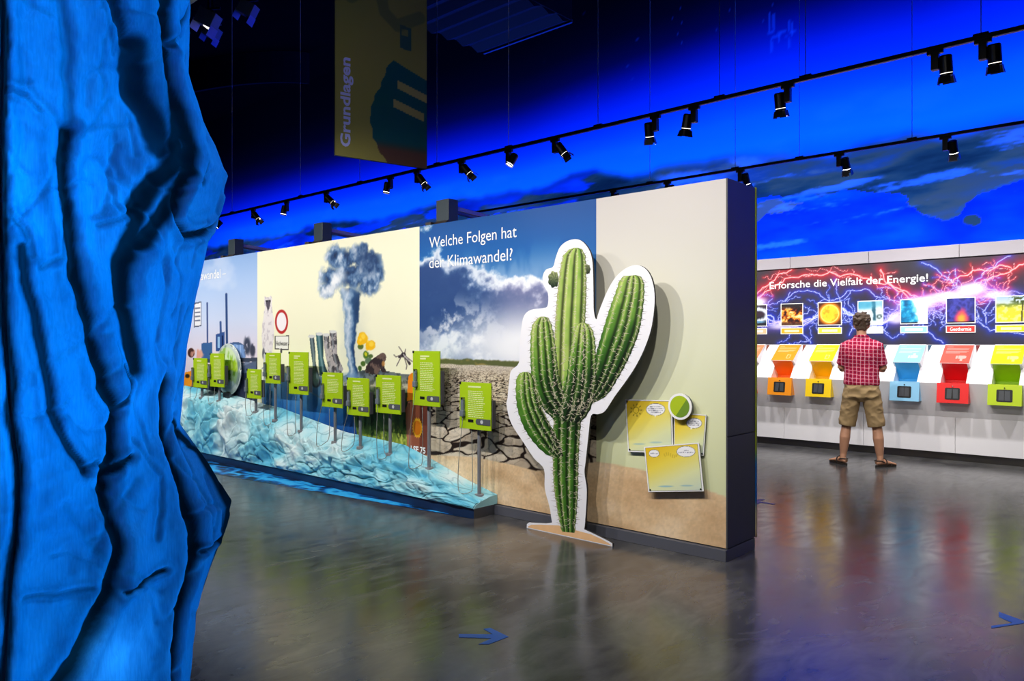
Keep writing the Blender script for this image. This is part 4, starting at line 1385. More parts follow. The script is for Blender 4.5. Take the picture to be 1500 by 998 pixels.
# round glassy dish with green plants behind the second stand
def dish():
    c = on_wall(334.5, 541, 4.612)
    r = 0.315
    t = empty('round_dish', (c.x, 4.612, 0))
    tag(t, 'round glassy dish picturing green plants, standing on the ice bench', 'dish')
    n, m = 40, 14
    V_, F_, C_ = [], [], []
    for side in (-1, 1):
        for j in range(m + 1):
            rr = math.sin(j / m * math.pi / 2)
            dy = -math.cos(j / m * math.pi / 2) * 0.042 * (1 if side < 0 else -0.5)
            for k in range(n):
                an = 2 * math.pi * k / n
                V_.append((rr * r * math.cos(an), dy, c.z + rr * r * math.sin(an)))
                xx, zz = rr * math.cos(an), rr * math.sin(an)
                q = vnoise(np.array([xx * 6 + 9]), np.array([zz * 6 + 9]), 5)[0]
                if rr > 0.86: col = (190, 206, 206) if q > 0.4 else (120, 144, 140)
                elif zz > 0.38: col = (206, 226, 190) if q > 0.45 else (150, 190, 90)
                elif zz > -0.05: col = (162, 204, 48) if q > 0.35 else (190, 220, 110)
                elif zz > -0.5: col = (84, 128, 44) if q > 0.5 else (128, 164, 120)
                else: col = (150, 176, 184)
                C_.append(col)
    for s_ in range(2):
        o_ = s_ * (m + 1) * n
        for j in range(m):
            for k in range(n):
                a = o_ + j * n + k; b_ = o_ + j * n + (k + 1) % n
                F_.append((a, b_, b_ + n, a + n))
    mesh_obj('glass_bowl', np.array(V_), np.array(F_), printed('dish_glass', 0.12, 0.7), t, smooth=True, cols=lin(np.array(C_)))
    bm = bmesh.new()
    bmesh.ops.create_circle(bm, segments=4, radius=0.01)
    bm.free()
    ring = [(math.cos(2 * math.pi * k / 48) * r, 0.0, c.z + math.sin(2 * math.pi * k / 48) * r) for k in range(49)]
    tube('rim', ring, 0.008, plain('rim_glass', rgb(206, 216, 214), 0.15), t, seg=6)
    zb = float(bench_z(c.x, 4.612))
    box('foot', -0.08, 0.08, -0.03, 0.03, zb - 0.03, max(c.z - r + 0.02, zb + 0.01), M_STEEL, t, bevel=0.004)
dish()
# ------------------------------------------------------------------ cactus cut-out
CY = 4.455
def cpt(u, v):
    p = on_wall(u, v, CY)
    return (p.x, p.z)
CO = [(808.6, 765.8), (804.7, 742), (798, 716), (796.8, 687.6), (782.5, 672), (766.9, 648.6), (748.7, 620), (742, 594), (743.4, 583.4), (745, 565.5), (746.3, 555.5), (748.8, 543),
      (760, 531.7), (761.3, 505.4), (763.8, 480), (767.6, 462.8), (777.6, 454), (795, 451.5), (802, 448), (802.7, 430), (796.4, 417.7), (795, 405), (800, 395), (810, 391),
      (814, 377.6), (820, 362.6), (830, 353.8), (842.7, 350.5), (852.8, 353.8), (861.5, 363.8), (866.5, 376.3), (868.5, 395), (869.3, 430), (869.8, 455), (873.3, 468),
      (877.8, 455), (890.3, 425), (902.9, 405), (917.9, 392.6), (932.9, 388.4), (945.5, 393.9), (954.2, 407.7), (958.7, 430), (958, 455), (953, 485), (943, 513), (930.4, 538),
      (915.4, 560.5), (900.4, 581), (886.7, 601.7), (876.3, 606.9), (865.9, 609), (862, 638), (858, 674.6), (856.2, 692.9), (859.4, 716), (858.8, 739.7), (856.8, 768), (855.7, 775.7)]
sm = smooth_path([Vector((u, v, 0)) for u, v in CO], 4)
outline = [cpt(p.x, p.y) for p in sm]
foot = [(871, 782.7), (886.7, 790.5), (893, 793.7), (897, 796.5)]
outline += [cpt(*p) for p in foot]
xr, xl = cpt(897, 800)[0], cpt(771.5, 773)[0]
outline += [(xr, 0.0), (xl, 0.0), cpt(771.8, 768), cpt(775, 765.6), cpt(800, 767)]
cx0 = (xr + xl) / 2
cactus = empty('cactus_cutout', (cx0, CY, 0))
tag(cactus, 'tall flat cut-out of a green cactus with white border standing on the floor', 'cut-out')
M_BOARD = plain('cutout_white', rgb(240, 240, 246), 0.5)
M_EDGE = plain('cutout_edge', rgb(44, 44, 50), 0.6)
n_ = len(outline)
TH = 0.019
V_ = [(x - cx0, 0, z) for x, z in outline] + [(x - cx0, TH, z) for x, z in outline]
bd = mesh_obj('board', V_, [tuple(range(n_)), tuple(range(2 * n_ - 1, n_ - 1, -1))] + [(i, n_ + i, n_ + (i + 1) % n_, (i + 1) % n_) for i in range(n_)], M_BOARD, cactus)
bd.data.materials.append(M_EDGE)
for i, p in enumerate(bd.data.polygons):
    p.material_index = 0 if i == 0 else 1
# strut behind
extrude_x('strut', [(TH, 0.62), (TH, 0.0), (0.16, 0.0), (0.15, 0.02)], -0.012, 0.012, M_BOARD, cactus)
# sand mound printed at the foot
mound = [(773.4, 771.6), (778, 769), (790, 768.8), (819, 770), (830, 776), (845, 777.5), (866, 783), (880, 789.5), (890, 795), (895.5, 798.8), (895.5, 799.5), (773.4, 773)]
MV = [(cpt(*p)[0] - cx0, -0.0006, max(cpt(*p)[1], 0.003)) for p in mound]
mesh_obj('printed_sand', MV, [tuple(range(len(MV)))], plain('printed_sand', rgb(236, 190, 140), 0.55, noise=0.12, scale=14), cactus)

ARMS = {
 'stem': ([((842, 363), (846, 363)), ((834, 366), (853, 366)), ((828, 371), (856, 371)), ((824, 378), (858, 378)), ((820, 398), (859, 398)), ((816.5, 430), (859, 430)), ((813.5, 470), (857.5, 470)),
          ((812, 510), (857, 510)), ((811, 560), (856, 560)), ((811, 610), (852, 610)), ((810.5, 640), (849.5, 640)), ((810, 677), (847.6, 677)), ((811.7, 716), (847, 716)), ((817.7, 755), (844.5, 755)), ((823, 779), (842, 781))],
          [-0.95, -0.38, 0.28, 0.9], 0.0010, [0.0, 0.45, 0.52, 0.7, 1.0], [0.95, 0.9, 0.05, 0.42, 0.5]),
 'left_arm': ([((793, 464), (797, 464)), ((786, 468), (804, 467)), ((780, 477), (808, 476)), ((777.5, 490), (811, 488)), ((777, 520), (815, 516)), ((779, 555), (819, 550)), ((786, 582), (826, 575)), ((798, 602), (834, 590)), ((812, 615), (840, 600))],
          [-0.8, -0.15, 0.35, 0.85], 0.0014, [0, 0.3, 0.6, 1], [0.95, 0.7, 0.35, 0.0]),
 'right_arm': ([((924, 404), (931, 403)), ((914, 405), (939, 406)), ((908, 411), (943, 413)), ((902, 428), (944, 430)), ((894, 450), (941, 460)), ((883, 485), (935, 490)), ((873, 520), (921, 525)), ((868, 548), (905, 555)), ((860, 572), (888, 580)), ((846, 588), (866, 592)), ((832, 602), (846, 606))],
          [-0.75, -0.1, 0.3, 0.85], 0.0018, [0, 0.3, 0.6, 1], [0.95, 0.6, 0.25, 0.0]),
 'middle_arm': ([((852, 473), (857, 473)), ((845, 477), (864, 477)), ((841, 486), (869, 486)), ((838, 500), (872, 500)), ((833, 530), (873.5, 530)), ((829, 560), (874, 558)), ((824, 585), (870, 585)), ((820, 602), (862, 605)), ((818, 616), (850, 620))],
          [-0.85, -0.2, 0.3, 0.85], 0.0022, [0, 0.3, 0.6, 1], [1.0, 0.6, 0.22, 0.0]),
 'low_arm': ([((767, 545), (773, 545)), ((760, 549), (780, 549)), ((756.5, 558), (784, 557)), ((756, 580), (787, 575)), ((759, 602), (793, 595)), ((768, 627), (804, 618)), ((782, 648), (816, 640)), ((798, 664), (822, 655)), ((810, 670), (826, 668))],
          [-0.5, 0.05, 0.5, 0.95], 0.0026, [0, 0.3, 0.6, 1], [0.85, 0.55, 0.35, 0.2])}
SPV, SPF = [], []
SPD, SPDF = [], []
rsp = random.Random(5)
def spine(u, v, ang, L, w=0.75, dark=False):
    VV, FF = (SPD, SPDF) if dark else (SPV, SPF)
    dx, dy = math.cos(ang), math.sin(ang)
    a = cpt(u - dy * w / 2, v + dx * w / 2); b_ = cpt(u + dy * w / 2, v - dx * w / 2); c = cpt(u + dx * L, v + dy * L)
    k0 = len(VV)
    y = -0.0034 if not dark else -0.0006
    VV.extend([(a[0] - cx0, y, a[1]), (b_[0] - cx0, y, b_[1]), (c[0] - cx0, y, c[1])])
    FF.append((k0, k0 + 1, k0 + 2))

def arm(name, rows, ribs, off, ss, lv):
    Lp = smooth_path([Vector((a[0], a[1], 0)) for a, b_ in rows], 9)
    Rp = smooth_path([Vector((b_[0], b_[1], 0)) for a, b_ in rows], 9)
    ns, nt_ = len(Lp), 41
    clen = np.concatenate([[0], np.cumsum([((Lp[i + 1] + Rp[i + 1]) / 2 - (Lp[i] + Rp[i]) / 2).length for i in range(ns - 1)])])
    s = clen / clen[-1]
    T = np.linspace(-1, 1, nt_)
    Vt, C_ = [], []
    wob = [rsp.uniform(0, 6) for _ in ribs]
    for i in range(ns):
        for t in T:
            k = (t + 1) / 2
            edge_w = 0.6 * math.sin(clen[i] * 0.55 + 1) * abs(t) ** 6
            p = Lp[i] * (1 - k) + Rp[i] * k
            q = cpt(p.x + edge_w * (1 if t > 0 else -1), p.y)
            Vt.append((q[0] - cx0, -off, q[1]))
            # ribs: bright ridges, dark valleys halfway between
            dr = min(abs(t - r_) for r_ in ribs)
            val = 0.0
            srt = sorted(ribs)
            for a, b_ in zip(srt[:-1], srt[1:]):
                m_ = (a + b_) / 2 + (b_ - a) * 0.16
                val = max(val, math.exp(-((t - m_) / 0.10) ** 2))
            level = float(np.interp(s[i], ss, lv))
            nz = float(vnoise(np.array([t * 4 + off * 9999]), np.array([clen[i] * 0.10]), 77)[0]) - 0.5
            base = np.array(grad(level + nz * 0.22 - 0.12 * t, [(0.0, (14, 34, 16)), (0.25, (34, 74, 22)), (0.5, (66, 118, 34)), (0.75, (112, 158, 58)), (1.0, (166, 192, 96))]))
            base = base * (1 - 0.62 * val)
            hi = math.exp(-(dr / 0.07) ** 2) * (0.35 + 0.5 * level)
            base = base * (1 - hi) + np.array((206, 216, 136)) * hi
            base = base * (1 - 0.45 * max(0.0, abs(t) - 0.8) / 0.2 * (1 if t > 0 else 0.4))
            C_.append(base)
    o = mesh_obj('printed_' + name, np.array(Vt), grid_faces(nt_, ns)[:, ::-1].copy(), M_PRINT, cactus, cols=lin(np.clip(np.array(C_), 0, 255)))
    # spines along the ribs
    for r_ in ribs:
        d = 3 + rsp.uniform(0, 4)
        while d < clen[-1] - 4:
            i = int(np.searchsorted(clen, d)) - 1
            i = max(0, min(i, ns - 2))
            k = (max(-1, min(1, r_)) + 1) / 2
            p = Lp[i] * (1 - k) + Rp[i] * k
            big = 1.0 if d < clen[-1] * 0.25 and name == 'stem' else 1.6
            for _ in range(rsp.choice((2, 3, 3, 4))):
                an = rsp.uniform(0, 2 * math.pi)
                spine(p.x, p.y, an, rsp.uniform(1.8, 4.2) * big, 0.7)
            d += rsp.uniform(5.5, 8.0) if name != 'stem' else rsp.uniform(4.5, 6.5)
    # dark spines on the white border
    for side, path, other in ((-1, Lp, Rp), (1, Rp, Lp)):
        d = 2.0
        while d < clen[-1] * (0.8 if name != 'stem' else 0.98):
            i = max(0, min(int(np.searchsorted(clen, d)) - 1, ns - 2))
            tv = path[i + 1] - path[i]
            o_ = path[i] - other[i]
            an = math.atan2(o_.y, o_.x) + rsp.uniform(-0.5, 0.5)
            spine(path[i].x - math.cos(an), path[i].y - math.sin(an), an, rsp.uniform(4, 9.5), 0.75, dark=True)
            d += rsp.uniform(4.0, 7.5)
    return o
for nm, (rows, ribs, off, ss, lv) in ARMS.items():
    arm(nm, rows, ribs, off, ss, lv)
tag(mesh_obj('printed_spines', SPV, SPF, plain('spine_cream', rgb(222, 212, 188), 0.6), cactus), kind='stuff')
tag(mesh_obj('printed_border_spines', SPD, SPDF, plain('spine_brown', rgb(120, 108, 104), 0.6), cactus), kind='stuff')
# buds beside the top of the stem
def bud(cu, cv, ru, rv, cols):
    V_, F_, C_ = [], [], []
    n, m = 20, 6
    for j in range(m + 1):
        for k in range(n):
            an = 2 * math.pi * k / n
            rr = j / m * (1 + 0.12 * math.cos(an * 7))
            u, v = cu + math.cos(an) * ru * rr, cv + math.sin(an) * rv * rr
            q = cpt(u, v)
            V_.append((q[0] - cx0, -0.0008, q[1]))
            g = 0.5 + 0.5 * math.sin(an) * rr
            stripe = 0.75 + 0.25 * math.cos(an * 7 + j)
            C_.append(np.array(cols[0]) * (1 - g) * stripe + np.array(cols[1]) * g * stripe)
    for j in range(m):
        for k in range(n):
            a = j * n + k; b_ = j * n + (k + 1) % n
            F_.append((a, b_, b_ + n, a + n))
    mesh_obj('printed_bud', np.array(V_), np.array(F_), M_PRINT, cactus, cols=lin(np.clip(np.array(C_), 0, 255)))
bud(811, 409.5, 8, 12, ((196, 206, 140), (20, 44, 30)))
bud(861, 394.5, 4, 7, ((150, 160, 110), (40, 50, 34)))

# ------------------------------------------------------------------ comic boards on the climate wall
M_BSIDE = plain('board_side', rgb(92, 100, 112), 0.55)
def quad_board(name, quad, yf, thick, painter, label, res=70):
    P4 = [on_wall(u, v, yf) for u, v in quad]          # tl, tr, br, bl
    cx = sum(p.x for p in P4) / 4
    zb = min(p.z for p in P4)
    t = empty(name, (cx, yf, zb))
    tag(t, label, 'comic board')
    pts = [(p.x - cx, p.z - zb) for p in P4]
    o = prism('board', pts[::-1], 0.006, M_WHITE_TXT, t)
    cxm, czm = sum(p[0] for p in pts) / 4, sum(p[1] for p in pts) / 4
    prism('spacer', [(cxm + (a - cxm) * 0.985, czm + (b_ - czm) * 0.985 - 0.006) for a, b_ in pts[::-1]], thick - 0.006, M_BSIDE, t, origin=(0, 0.006, 0))
    s = np.linspace(0, 1, res)
    S, T = np.meshgrid(s, s)
    Q = [np.array(p) for p in quad]
    U = (Q[3][0] * (1 - S) + Q[2][0] * S) * (1 - T) + (Q[0][0] * (1 - S) + Q[1][0] * S) * T
    V = (Q[3][1] * (1 - S) + Q[2][1] * S) * (1 - T) + (Q[0][1] * (1 - S) + Q[1][1] * S) * T
    k = 0.955
    xs_ = (pts[3][0] * (1 - S) + pts[2][0] * S) * (1 - T) + (pts[0][0] * (1 - S) + pts[1][0] * S) * T
    zs_ = (pts[3][1] * (1 - S) + pts[2][1] * S) * (1 - T) + (pts[0][1] * (1 - S) + pts[1][1] * S) * T
    P = painter(S, T, U, V)
    Vt = np.stack([cxm + (xs_ - cxm) * k, np.full(S.shape, -0.0008), czm + (zs_ - czm) * k], -1).reshape(-1, 3)
    mesh_obj('print', Vt, grid_faces(res, res), M_PRINT, t, cols=P.linear())
    if yf < 4.62:
        for (a, b_) in (pts[2], pts[3]):
            x_, z_ = cxm + (a - cxm) * 0.8, czm + (b_ - czm) * 0.8
            cyl('standoff', (x_, 0.0175, z_), (x_, WA_Y - yf - 0.0005, z_), 0.008, M_STEEL, t, seg=10)
    for (a, b_) in (pts[0], pts[3]) if 'sun' in label else (pts[2], pts[3]):
        x_, z_ = cxm + (a - cxm) * 0.91, czm + (b_ - czm) * 0.91
        cyl('screw', (x_, 0.0, z_), (x_, -0.004, z_), 0.006, M_BLACK, t, seg=10)
    return t
def comic_base(S, T, U, V, ramp):
    P = Paint(U, V, (0, 0, 0))
    P.c = grad(T * 0.75 + (1 - S) * 0.35, ramp)
    e = np.minimum(np.minimum(S, 1 - S), np.minimum(T, 1 - T))
    P.mix((e < 0.012).astype(float), (60, 60, 66))
    return P
RAMP = [(0.0, (206, 222, 206)), (0.35, (232, 236, 178)), (0.7, (244, 222, 84)), (1.0, (236, 196, 40))]
def bubble(P, cx, cy, rx, ry, rows, tail=None):
    P.ellipse(cx, cy, rx + 0.5, ry + 0.5, (60, 60, 70), 1, 0.03)
    P.ellipse(cx, cy, rx, ry, (250, 250, 252), 1, 0.03)
    if tail: P.poly(tail, (250, 250, 252))
    for k_, w in enumerate(rows):
        v = cy + (k_ - (len(rows) - 1) / 2) * 2.9
        g = np.sin(P.U * 4.1 + k_ * 2) > -0.5
        P.mix(((np.abs(P.V - v) < 0.7) & (np.abs(P.U - cx) < w) & g) * 0.75, (110, 112, 128))
def comic_a(S, T, U, V):
    P = comic_base(S, T, U, V, RAMP)
    bubble(P, 961.5, 599, 14, 9, (9, 12, 11, 8), [(959, 606), (963, 606), (961, 611)])
    d = np.hypot(U - 931.5, (V - 600) * 0.92)
    P.mix((np.abs(d - 4.4) < 0.5).astype(float), (150, 130, 20))
    for k in range(9):
        a = k * 2 * math.pi / 9
        P.line([(931.5 + math.cos(a) * 7, 600 + math.sin(a) * 7.5), (931.5 + math.cos(a) * 9, 600 + math.sin(a) * 9.6)], 0.4, (110, 96, 30), 0.9)
    P.ellipse(936, 652, 9, 1.2, (150, 190, 200), 0.7, 0.4)
    P.ellipse(962, 649.5, 9, 1.2, (150, 190, 200), 0.7, 0.4)
    return P
def comic_b(S, T, U, V):
    P = comic_base(S, T, U, V, RAMP)
    bubble(P, 1017.5, 619.5, 11.5, 7.5, (7, 9, 8), [(1012, 625), (1016, 626), (1012.5, 630)])
    return P
def comic_c(S, T, U, V):
    P = comic_base(S, T, U, V, RAMP)
    bubble(P, 957.5, 663.5, 8, 5.5, (6,))
    bubble(P, 1006.5, 660.5, 13.5, 8, (4, 11))
    for k in range(7):
        u = 975 + k * 2.8
        P.line([(u, 668 - 2 * math.sin(k)), (u + (k - 3) * 0.6, 664 - 2 * math.sin(k))], 0.5, (206, 176, 50), 0.9)
    P.ellipse(976, 714, 11, 1.3, (140, 190, 210), 0.8, 0.4)
    P.ellipse(1008, 713, 9, 1.2, (150, 190, 200), 0.8, 0.4)
    return P
quad_board('comic_board', [(915.9, 585.3), (984, 586.5), (986, 664.5), (920, 662)], 4.632, 0.028, comic_a, 'yellow comic board with a small drawn sun and one speech bubble', 84)
quad_board('comic_board', [(987.2, 604.4), (1034.6, 608), (1030.5, 668), (987.2, 662)], 4.640, 0.020, comic_b, 'small yellow comic board with one bubble beneath the round badge', 70)
quad_board('comic_board', [(943.3, 655), (1023.6, 648.6), (1030.8, 720), (949.6, 721)], 4.612, 0.018, comic_c, 'lowest yellow comic board with two speech bubbles and rays', 84)
def badge():
    yf = 4.596
    c, e1, e2 = on_wall(995.7, 595.8, yf), on_wall(995.7 + 17.5, 595.8, yf), on_wall(995.7, 595.8 - 19.4, yf)
    r = (e1.x - c.x + e2.z - c.z) / 2
    t = empty('round_badge', (c.x, yf, c.z - r))
    tag(t, 'round white-rimmed badge in two greens above the comic boards', 'badge')
    n = 48
    ring = [(math.cos(2 * math.pi * k / n) * r, r + math.sin(2 * math.pi * k / n) * r) for k in range(n)]
    prism('disc', ring, 0.006, M_WHITE_TXT, t)
    prism('spacer', [(a * 0.95, r + (b_ - r) * 0.95) for a, b_ in ring], 0.026, M_BSIDE, t, origin=(0, 0.006, 0))
    pts = [(math.cos(2 * math.pi * k / n) * r * 0.82, -0.0008, r + math.sin(2 * math.pi * k / n) * r * 0.82) for k in range(n)]
    mesh_obj('print', pts, [tuple(range(n))], plain('badge_lime', rgb(176, 200, 30), 0.5), t)
    half = [(math.cos(R(-115 + 160 * k / 24)) * r * 0.82, -0.0013, r + math.sin(R(-115 + 160 * k / 24)) * r * 0.82) for k in range(25)]
    mesh_obj('print', half, [tuple(range(25))], plain('badge_green', rgb(112, 150, 40), 0.5), t)
badge()
# ------------------------------------------------------------------ things hung from the ceiling
def beam(name, x0, x1, y, label, clips):
    t = empty(name, (x0, y, TRACK_Z))
    tag(t, label, 'light track')
    box('rail', 0, x1 - x0, -0.018, 0.018, -0.017, 0.017, M_BLACKM, t, bevel=0.003)
    for cx in clips:
        box('clip', cx - x0 - 0.05, cx - x0 + 0.05, -0.014, 0.014, 0.015, 0.032, M_BLACKM, t, bevel=0.002)
        cyl('hanging_wire', (cx - x0, 0, 0.02), (cx - x0, 0, ZC - TRACK_Z - 0.002), 0.0035, M_WIRE, t, seg=6)
    return t
beam('light_track', -14.0, 3.0, MID_Y, 'long black light track hung over the climate wall with many spotlights',
     [on_wall(u, 100, MID_Y).x for u in (745, 876, 1054, 1180, 1437, 340, 440, 527, 640)])
beam('light_track', -9.0, 3.0, FAR_Y, 'black light track hung in front of the energy wall',
     [on_wall(u, 100, FAR_Y).x for u in (952, 1077, 1171, 1336)] + [0.4])
beam('light_track', -13.0, 1.5, FRONT_Y, 'black light track hung before the climate wall, on the visitor side', [-12, -9, -6, -3, 0])

M_RING = plain('warm_lens_ring', rgb(235, 225, 205), 0.3, emit=(1, 0.93, 0.8, 1), estr=2.5)
def make_spot():
    t = empty('spotlight', (0, 0, 0))
    box('adapter', -0.055, 0.055, -0.017, 0.017, -0.045, -0.0175, M_BLACKM, t, bevel=0.003)
    box('driver', -0.026, 0.026, -0.026, 0.026, -0.165, -0.045, M_BLACKM, t, bevel=0.004)
    return t
def spot_head(t, side, yaw, tilt, lit=True, doors=True):
    """lamp head beside the driver; tilt from straight down, yaw about the vertical"""
    Mx = Matrix.Translation((side * 0.070, 0, -0.125)) @ Matrix.Rotation(R(yaw), 4, 'Z') @ Matrix.Rotation(R(tilt), 4, 'X')
    bm = bmesh.new()
    bm_cyl(bm, (0, 0, 0.045), (0, 0, -0.075), 0.044, 0.046, 24)
    bm_cyl(bm, (0, 0, 0.055), (0, 0, 0.045), 0.036, 0.043, 24)
    bm_cyl(bm, (0, 0, -0.079), (0, 0, -0.094), 0.045, 0.045, 24, cap=False)
    bmesh.ops.transform(bm, matrix=Mx, verts=bm.verts)
    h = bm_obj('lamp_head', bm, M_BLACKM, t)
    bm = bmesh.new()
    bm_cyl(bm, (0, 0, -0.075), (0, 0, -0.083), 0.041, 0.041, 24)
    bmesh.ops.transform(bm, matrix=Mx, verts=bm.verts)
    bm_obj('lens', bm, M_LAMP if lit else M_RING, h)
    if doors:
        for k in range(4):
            D = Mx @ Matrix.Rotation(R(90 * k), 4, 'Z') @ Matrix.Translation((0.046, 0, -0.094)) @ Matrix.Rotation(R(-24 if k % 2 else -10), 4, 'Y')
            bm = bmesh.new()
            w0, w1 = 0.034, 0.042
            vs_ = [bm.verts.new(p) for p in ((-0.001, -w0, 0), (-0.001, w0, 0), (-0.001, w1, -0.06), (-0.001, -w1, -0.06), (0.001, -w0, 0), (0.001, w0, 0), (0.001, w1, -0.06), (0.001, -w1, -0.06))]
            for f in ((0, 1, 2, 3), (7, 6, 5, 4), (0, 4, 5, 1), (1, 5, 6, 2), (2, 6, 7, 3), (3, 7, 4, 0)):
                bm.faces.new([vs_[j] for j in f])
            bmesh.ops.transform(bm, matrix=D, verts=bm.verts)
            bm_obj('barn_door', bm, M_BLACKM, h)
# middle track: x from their places; yaw 0 leans towards +y (energy wall), side of the driver
MID = [(318, 1, 150, 40, 1, 0), (371, 1, -60, 38, 0, 1), (420, -1, 120, 12, 1, 0), (478, 1, -62, 48, 0, 1), (572, -1, 120, 10, 1, 0), (611, 1, -60, 36, 0, 1), (676, 1, -62, 40, 0, 1),
       (745, 1, 140, 30, 1, 0), (813, 1, -55, 36, 0, 1), (960, -1, 20, 22, 0, 1), (1017, -1, 60, 18, 0, 1), (1154, -1, 0, 14, 0, 1), (1370, 1, 0, 12, 0, 1), (1440, 1, 0, 14, 0, 1)]
ORD = ['first', 'second', 'third', 'fourth', 'fifth', 'sixth', 'seventh', 'eighth', 'ninth', 'tenth', 'eleventh', 'twelfth', 'thirteenth', 'fourteenth']
for j, (u, side, yaw, tilt, lit, doors) in enumerate(MID):
    t = make_spot()
    t.location = (on_wall(u, 100, MID_Y).x, MID_Y, TRACK_Z)
    spot_head(t, side, yaw, tilt, bool(lit), bool(doors))
    tag(t, 'black spotlight ' + ('with barn doors' if doors else 'without flaps') + ' on the long track, ' + ORD[j] + ' from the ice column', 'spotlight', 'spotlights on the long track')
for j, (lx, le) in enumerate(FAR_LAMPS):
    t = make_spot()
    t.location = (lx - 0.07, FAR_Y, TRACK_Z)
    spot_head(t, 1, 0, 28, True, True)
    tag(t, 'black spotlight on the energy wall track, ' + ORD[j] + ' from the long wall', 'spotlight', 'spotlights at the energy wall')
for j, (lx, le) in enumerate(FRONT_LAMPS):
    t = make_spot()
    t.location = (lx - 0.07, FRONT_Y, TRACK_Z)
    spot_head(t, 1, 0, 40, True, False)
    tag(t, 'black spotlight on the visitor-side track, ' + ORD[j] + ' from the ice column side', 'spotlight', 'spotlights at the climate wall')

# ------------------------------------------------------------------ hanging banner
BA, BB = Vector((-5.905, 4.085, 0)), Vector((-5.685, 5.03, 0))
bdv = (BB - BA)
BW = bdv.length
ban = empty('hanging_banner', (BA.x, BA.y, 3.2), (0, 0, math.atan2(bdv.y, bdv.x)))
tag(ban, 'tall olive green banner hanging from the dark ceiling above the wall', 'banner')
BH = 2.9
box('panel', 0, BW, 0.0, 0.016, 0, BH, plain('banner_edge', rgb(46, 52, 44), 0.6), ban)
def banner_print():
    nx, nz = 110, 320
    xs, zs = np.linspace(0.004, BW - 0.004, nx), np.linspace(0.004, BH, nz)
    X, Z = np.meshgrid(xs, zs)
    A = X / BW
    P = Paint(A, Z, (150, 144, 74))
    P.mix(sstep(0.8, 1.9, Z) * 0.5, (96, 104, 66))
    # big dark drop with two bars
    edge = np.interp(Z, [0.0, 0.10, 0.22, 0.42, 0.60, 0.74, 0.88, 0.97, 1.02], [0.55, 0.47, 0.40, 0.36, 0.40, 0.48, 0.53, 0.57, 0.62])
    edge = edge + 0.008 * np.sin(Z * 46)
    topl = 1.02 - (A - 0.6) * 0.34
    m = ((A > edge) & (Z < topl) & (Z > 0.0)).astype(float)
    P.mix(m, (20, 86, 88))
    P.mix(m * (1 - sstep(0.12, 0.24, Z)), (92, 66, 50))
    for z0 in (0.80, 0.60):
        zz = Z + (A - 0.63) * 0.26 * BW / BW
        P.mix(((zz > z0 - 0.045) & (zz < z0 + 0.035) & (A > (0.66 if z0 > 0.7 else 0.62)) & (A < (1.0 if z0 > 0.7 else 0.96))).astype(float), (168, 158, 92))
    # small jar sign and pale chevrons higher up
    P.mix(((np.abs(A - 0.755) < 0.062) & (np.abs(Z + (A - 0.755) * 0.1 - 1.26) < 0.115)).astype(float), (52, 88, 82))
    P.mix(((np.abs(A - 0.745) < 0.034) & (np.abs(Z - 1.31) < 0.03)).astype(float), (120, 124, 74))
    for (pts, w) in (([(0.0, 1.72), (0.16, 1.52), (0.34, 1.66), (0.6, 2.0)], 0.05), ([(0.48, 1.62), (0.52, 1.46), (0.66, 1.36), (0.92, 1.5)], 0.05)):
        d = seg_dist(A, Z, pts)
        P.mix((1 - sstep(w, w + 0.02, d)) * 0.5, (70, 84, 66))
    Vt = np.stack([X, np.full(X.shape, -0.0012), Z], -1).reshape(-1, 3)
    mesh_obj('print', Vt, grid_faces(nx, nz), M_PRINT, ban, cols=P.linear())
banner_print()
text_obj('lettering', 'Grundlagen', 0.84, plain('banner_letters', rgb(200, 205, 255), 0.5), ban, (0.185, -0.0022, 0.095), rot=(R(90), R(-90), 0), bold=0.03, height=0.132)
for x_ in (0.1, BW - 0.1):
    cyl('hanging_wire', (x_, 0.008, BH), (x_, 0.008, ZC - 3.2), 0.003, M_WIRE, ban, seg=6)

# ------------------------------------------------------------------ projector brackets on top of the climate wall
def bracket(u, lab):
    x_ = on_wall(u, 300, 4.82).x
    t = empty('projector_bracket', (x_, 4.86, WA_TOP - 0.003))
    tag(t, lab, 'bracket', 'projector brackets on the climate wall')
    box('column', -0.085, 0.085, -0.05, 0.075, 0.0, 0.26, M_DG2, t, bevel=0.004)
    extrude_x('hood', [(-0.05, 0.0), (-0.05, 0.06), (-0.13, 0.0)], -0.085, 0.085, M_BRN, t)
    box('side_plate', -0.16, -0.085, -0.12, 0.05, 0.0, 0.05, M_BRN, t, bevel=0.003)
    for dx in (-0.06, 0.05):
        bm = bmesh.new()
        bm_box(bm, dx - 0.014, dx + 0.014, 0.075, 0.88, 0.165, 0.205, 0.003, None)
        for v in bm.verts:
            v.co.z -= (v.co.y - 0.075) * 0.06
        bm_obj('arm', bm, M_ALU, t)
    box('cross_bar', -0.10, 0.09, 0.58, 0.74, 0.155, 0.175, M_ALU, t, bevel=0.002)
    pr = box('projector', -0.16, 0.14, 0.46, 0.84, 0.02, 0.12, M_BLACKM, t, bevel=0.012)
    box('mount', -0.03, 0.03, 0.60, 0.68, 0.12, 0.16, M_BLACKM, t)
    cyl('lens', (-0.07, 0.46, 0.07), (-0.07, 0.445, 0.07), 0.03, M_BLACK, pr)
M_DG2 = plain('bracket_grey', rgb(52, 66, 76), 0.4, noise=0.05, scale=10)
M_BRN = plain('bracket_hood', rgb(60, 52, 48), 0.45, noise=0.05, scale=10)
bracket(649, 'grey projector column on top of the wall above the cloudy sky panel')
bracket(467, 'grey projector column on top of the wall above the cream panel')
bracket(340, 'grey projector column on top of the wall above the blue industry panel')

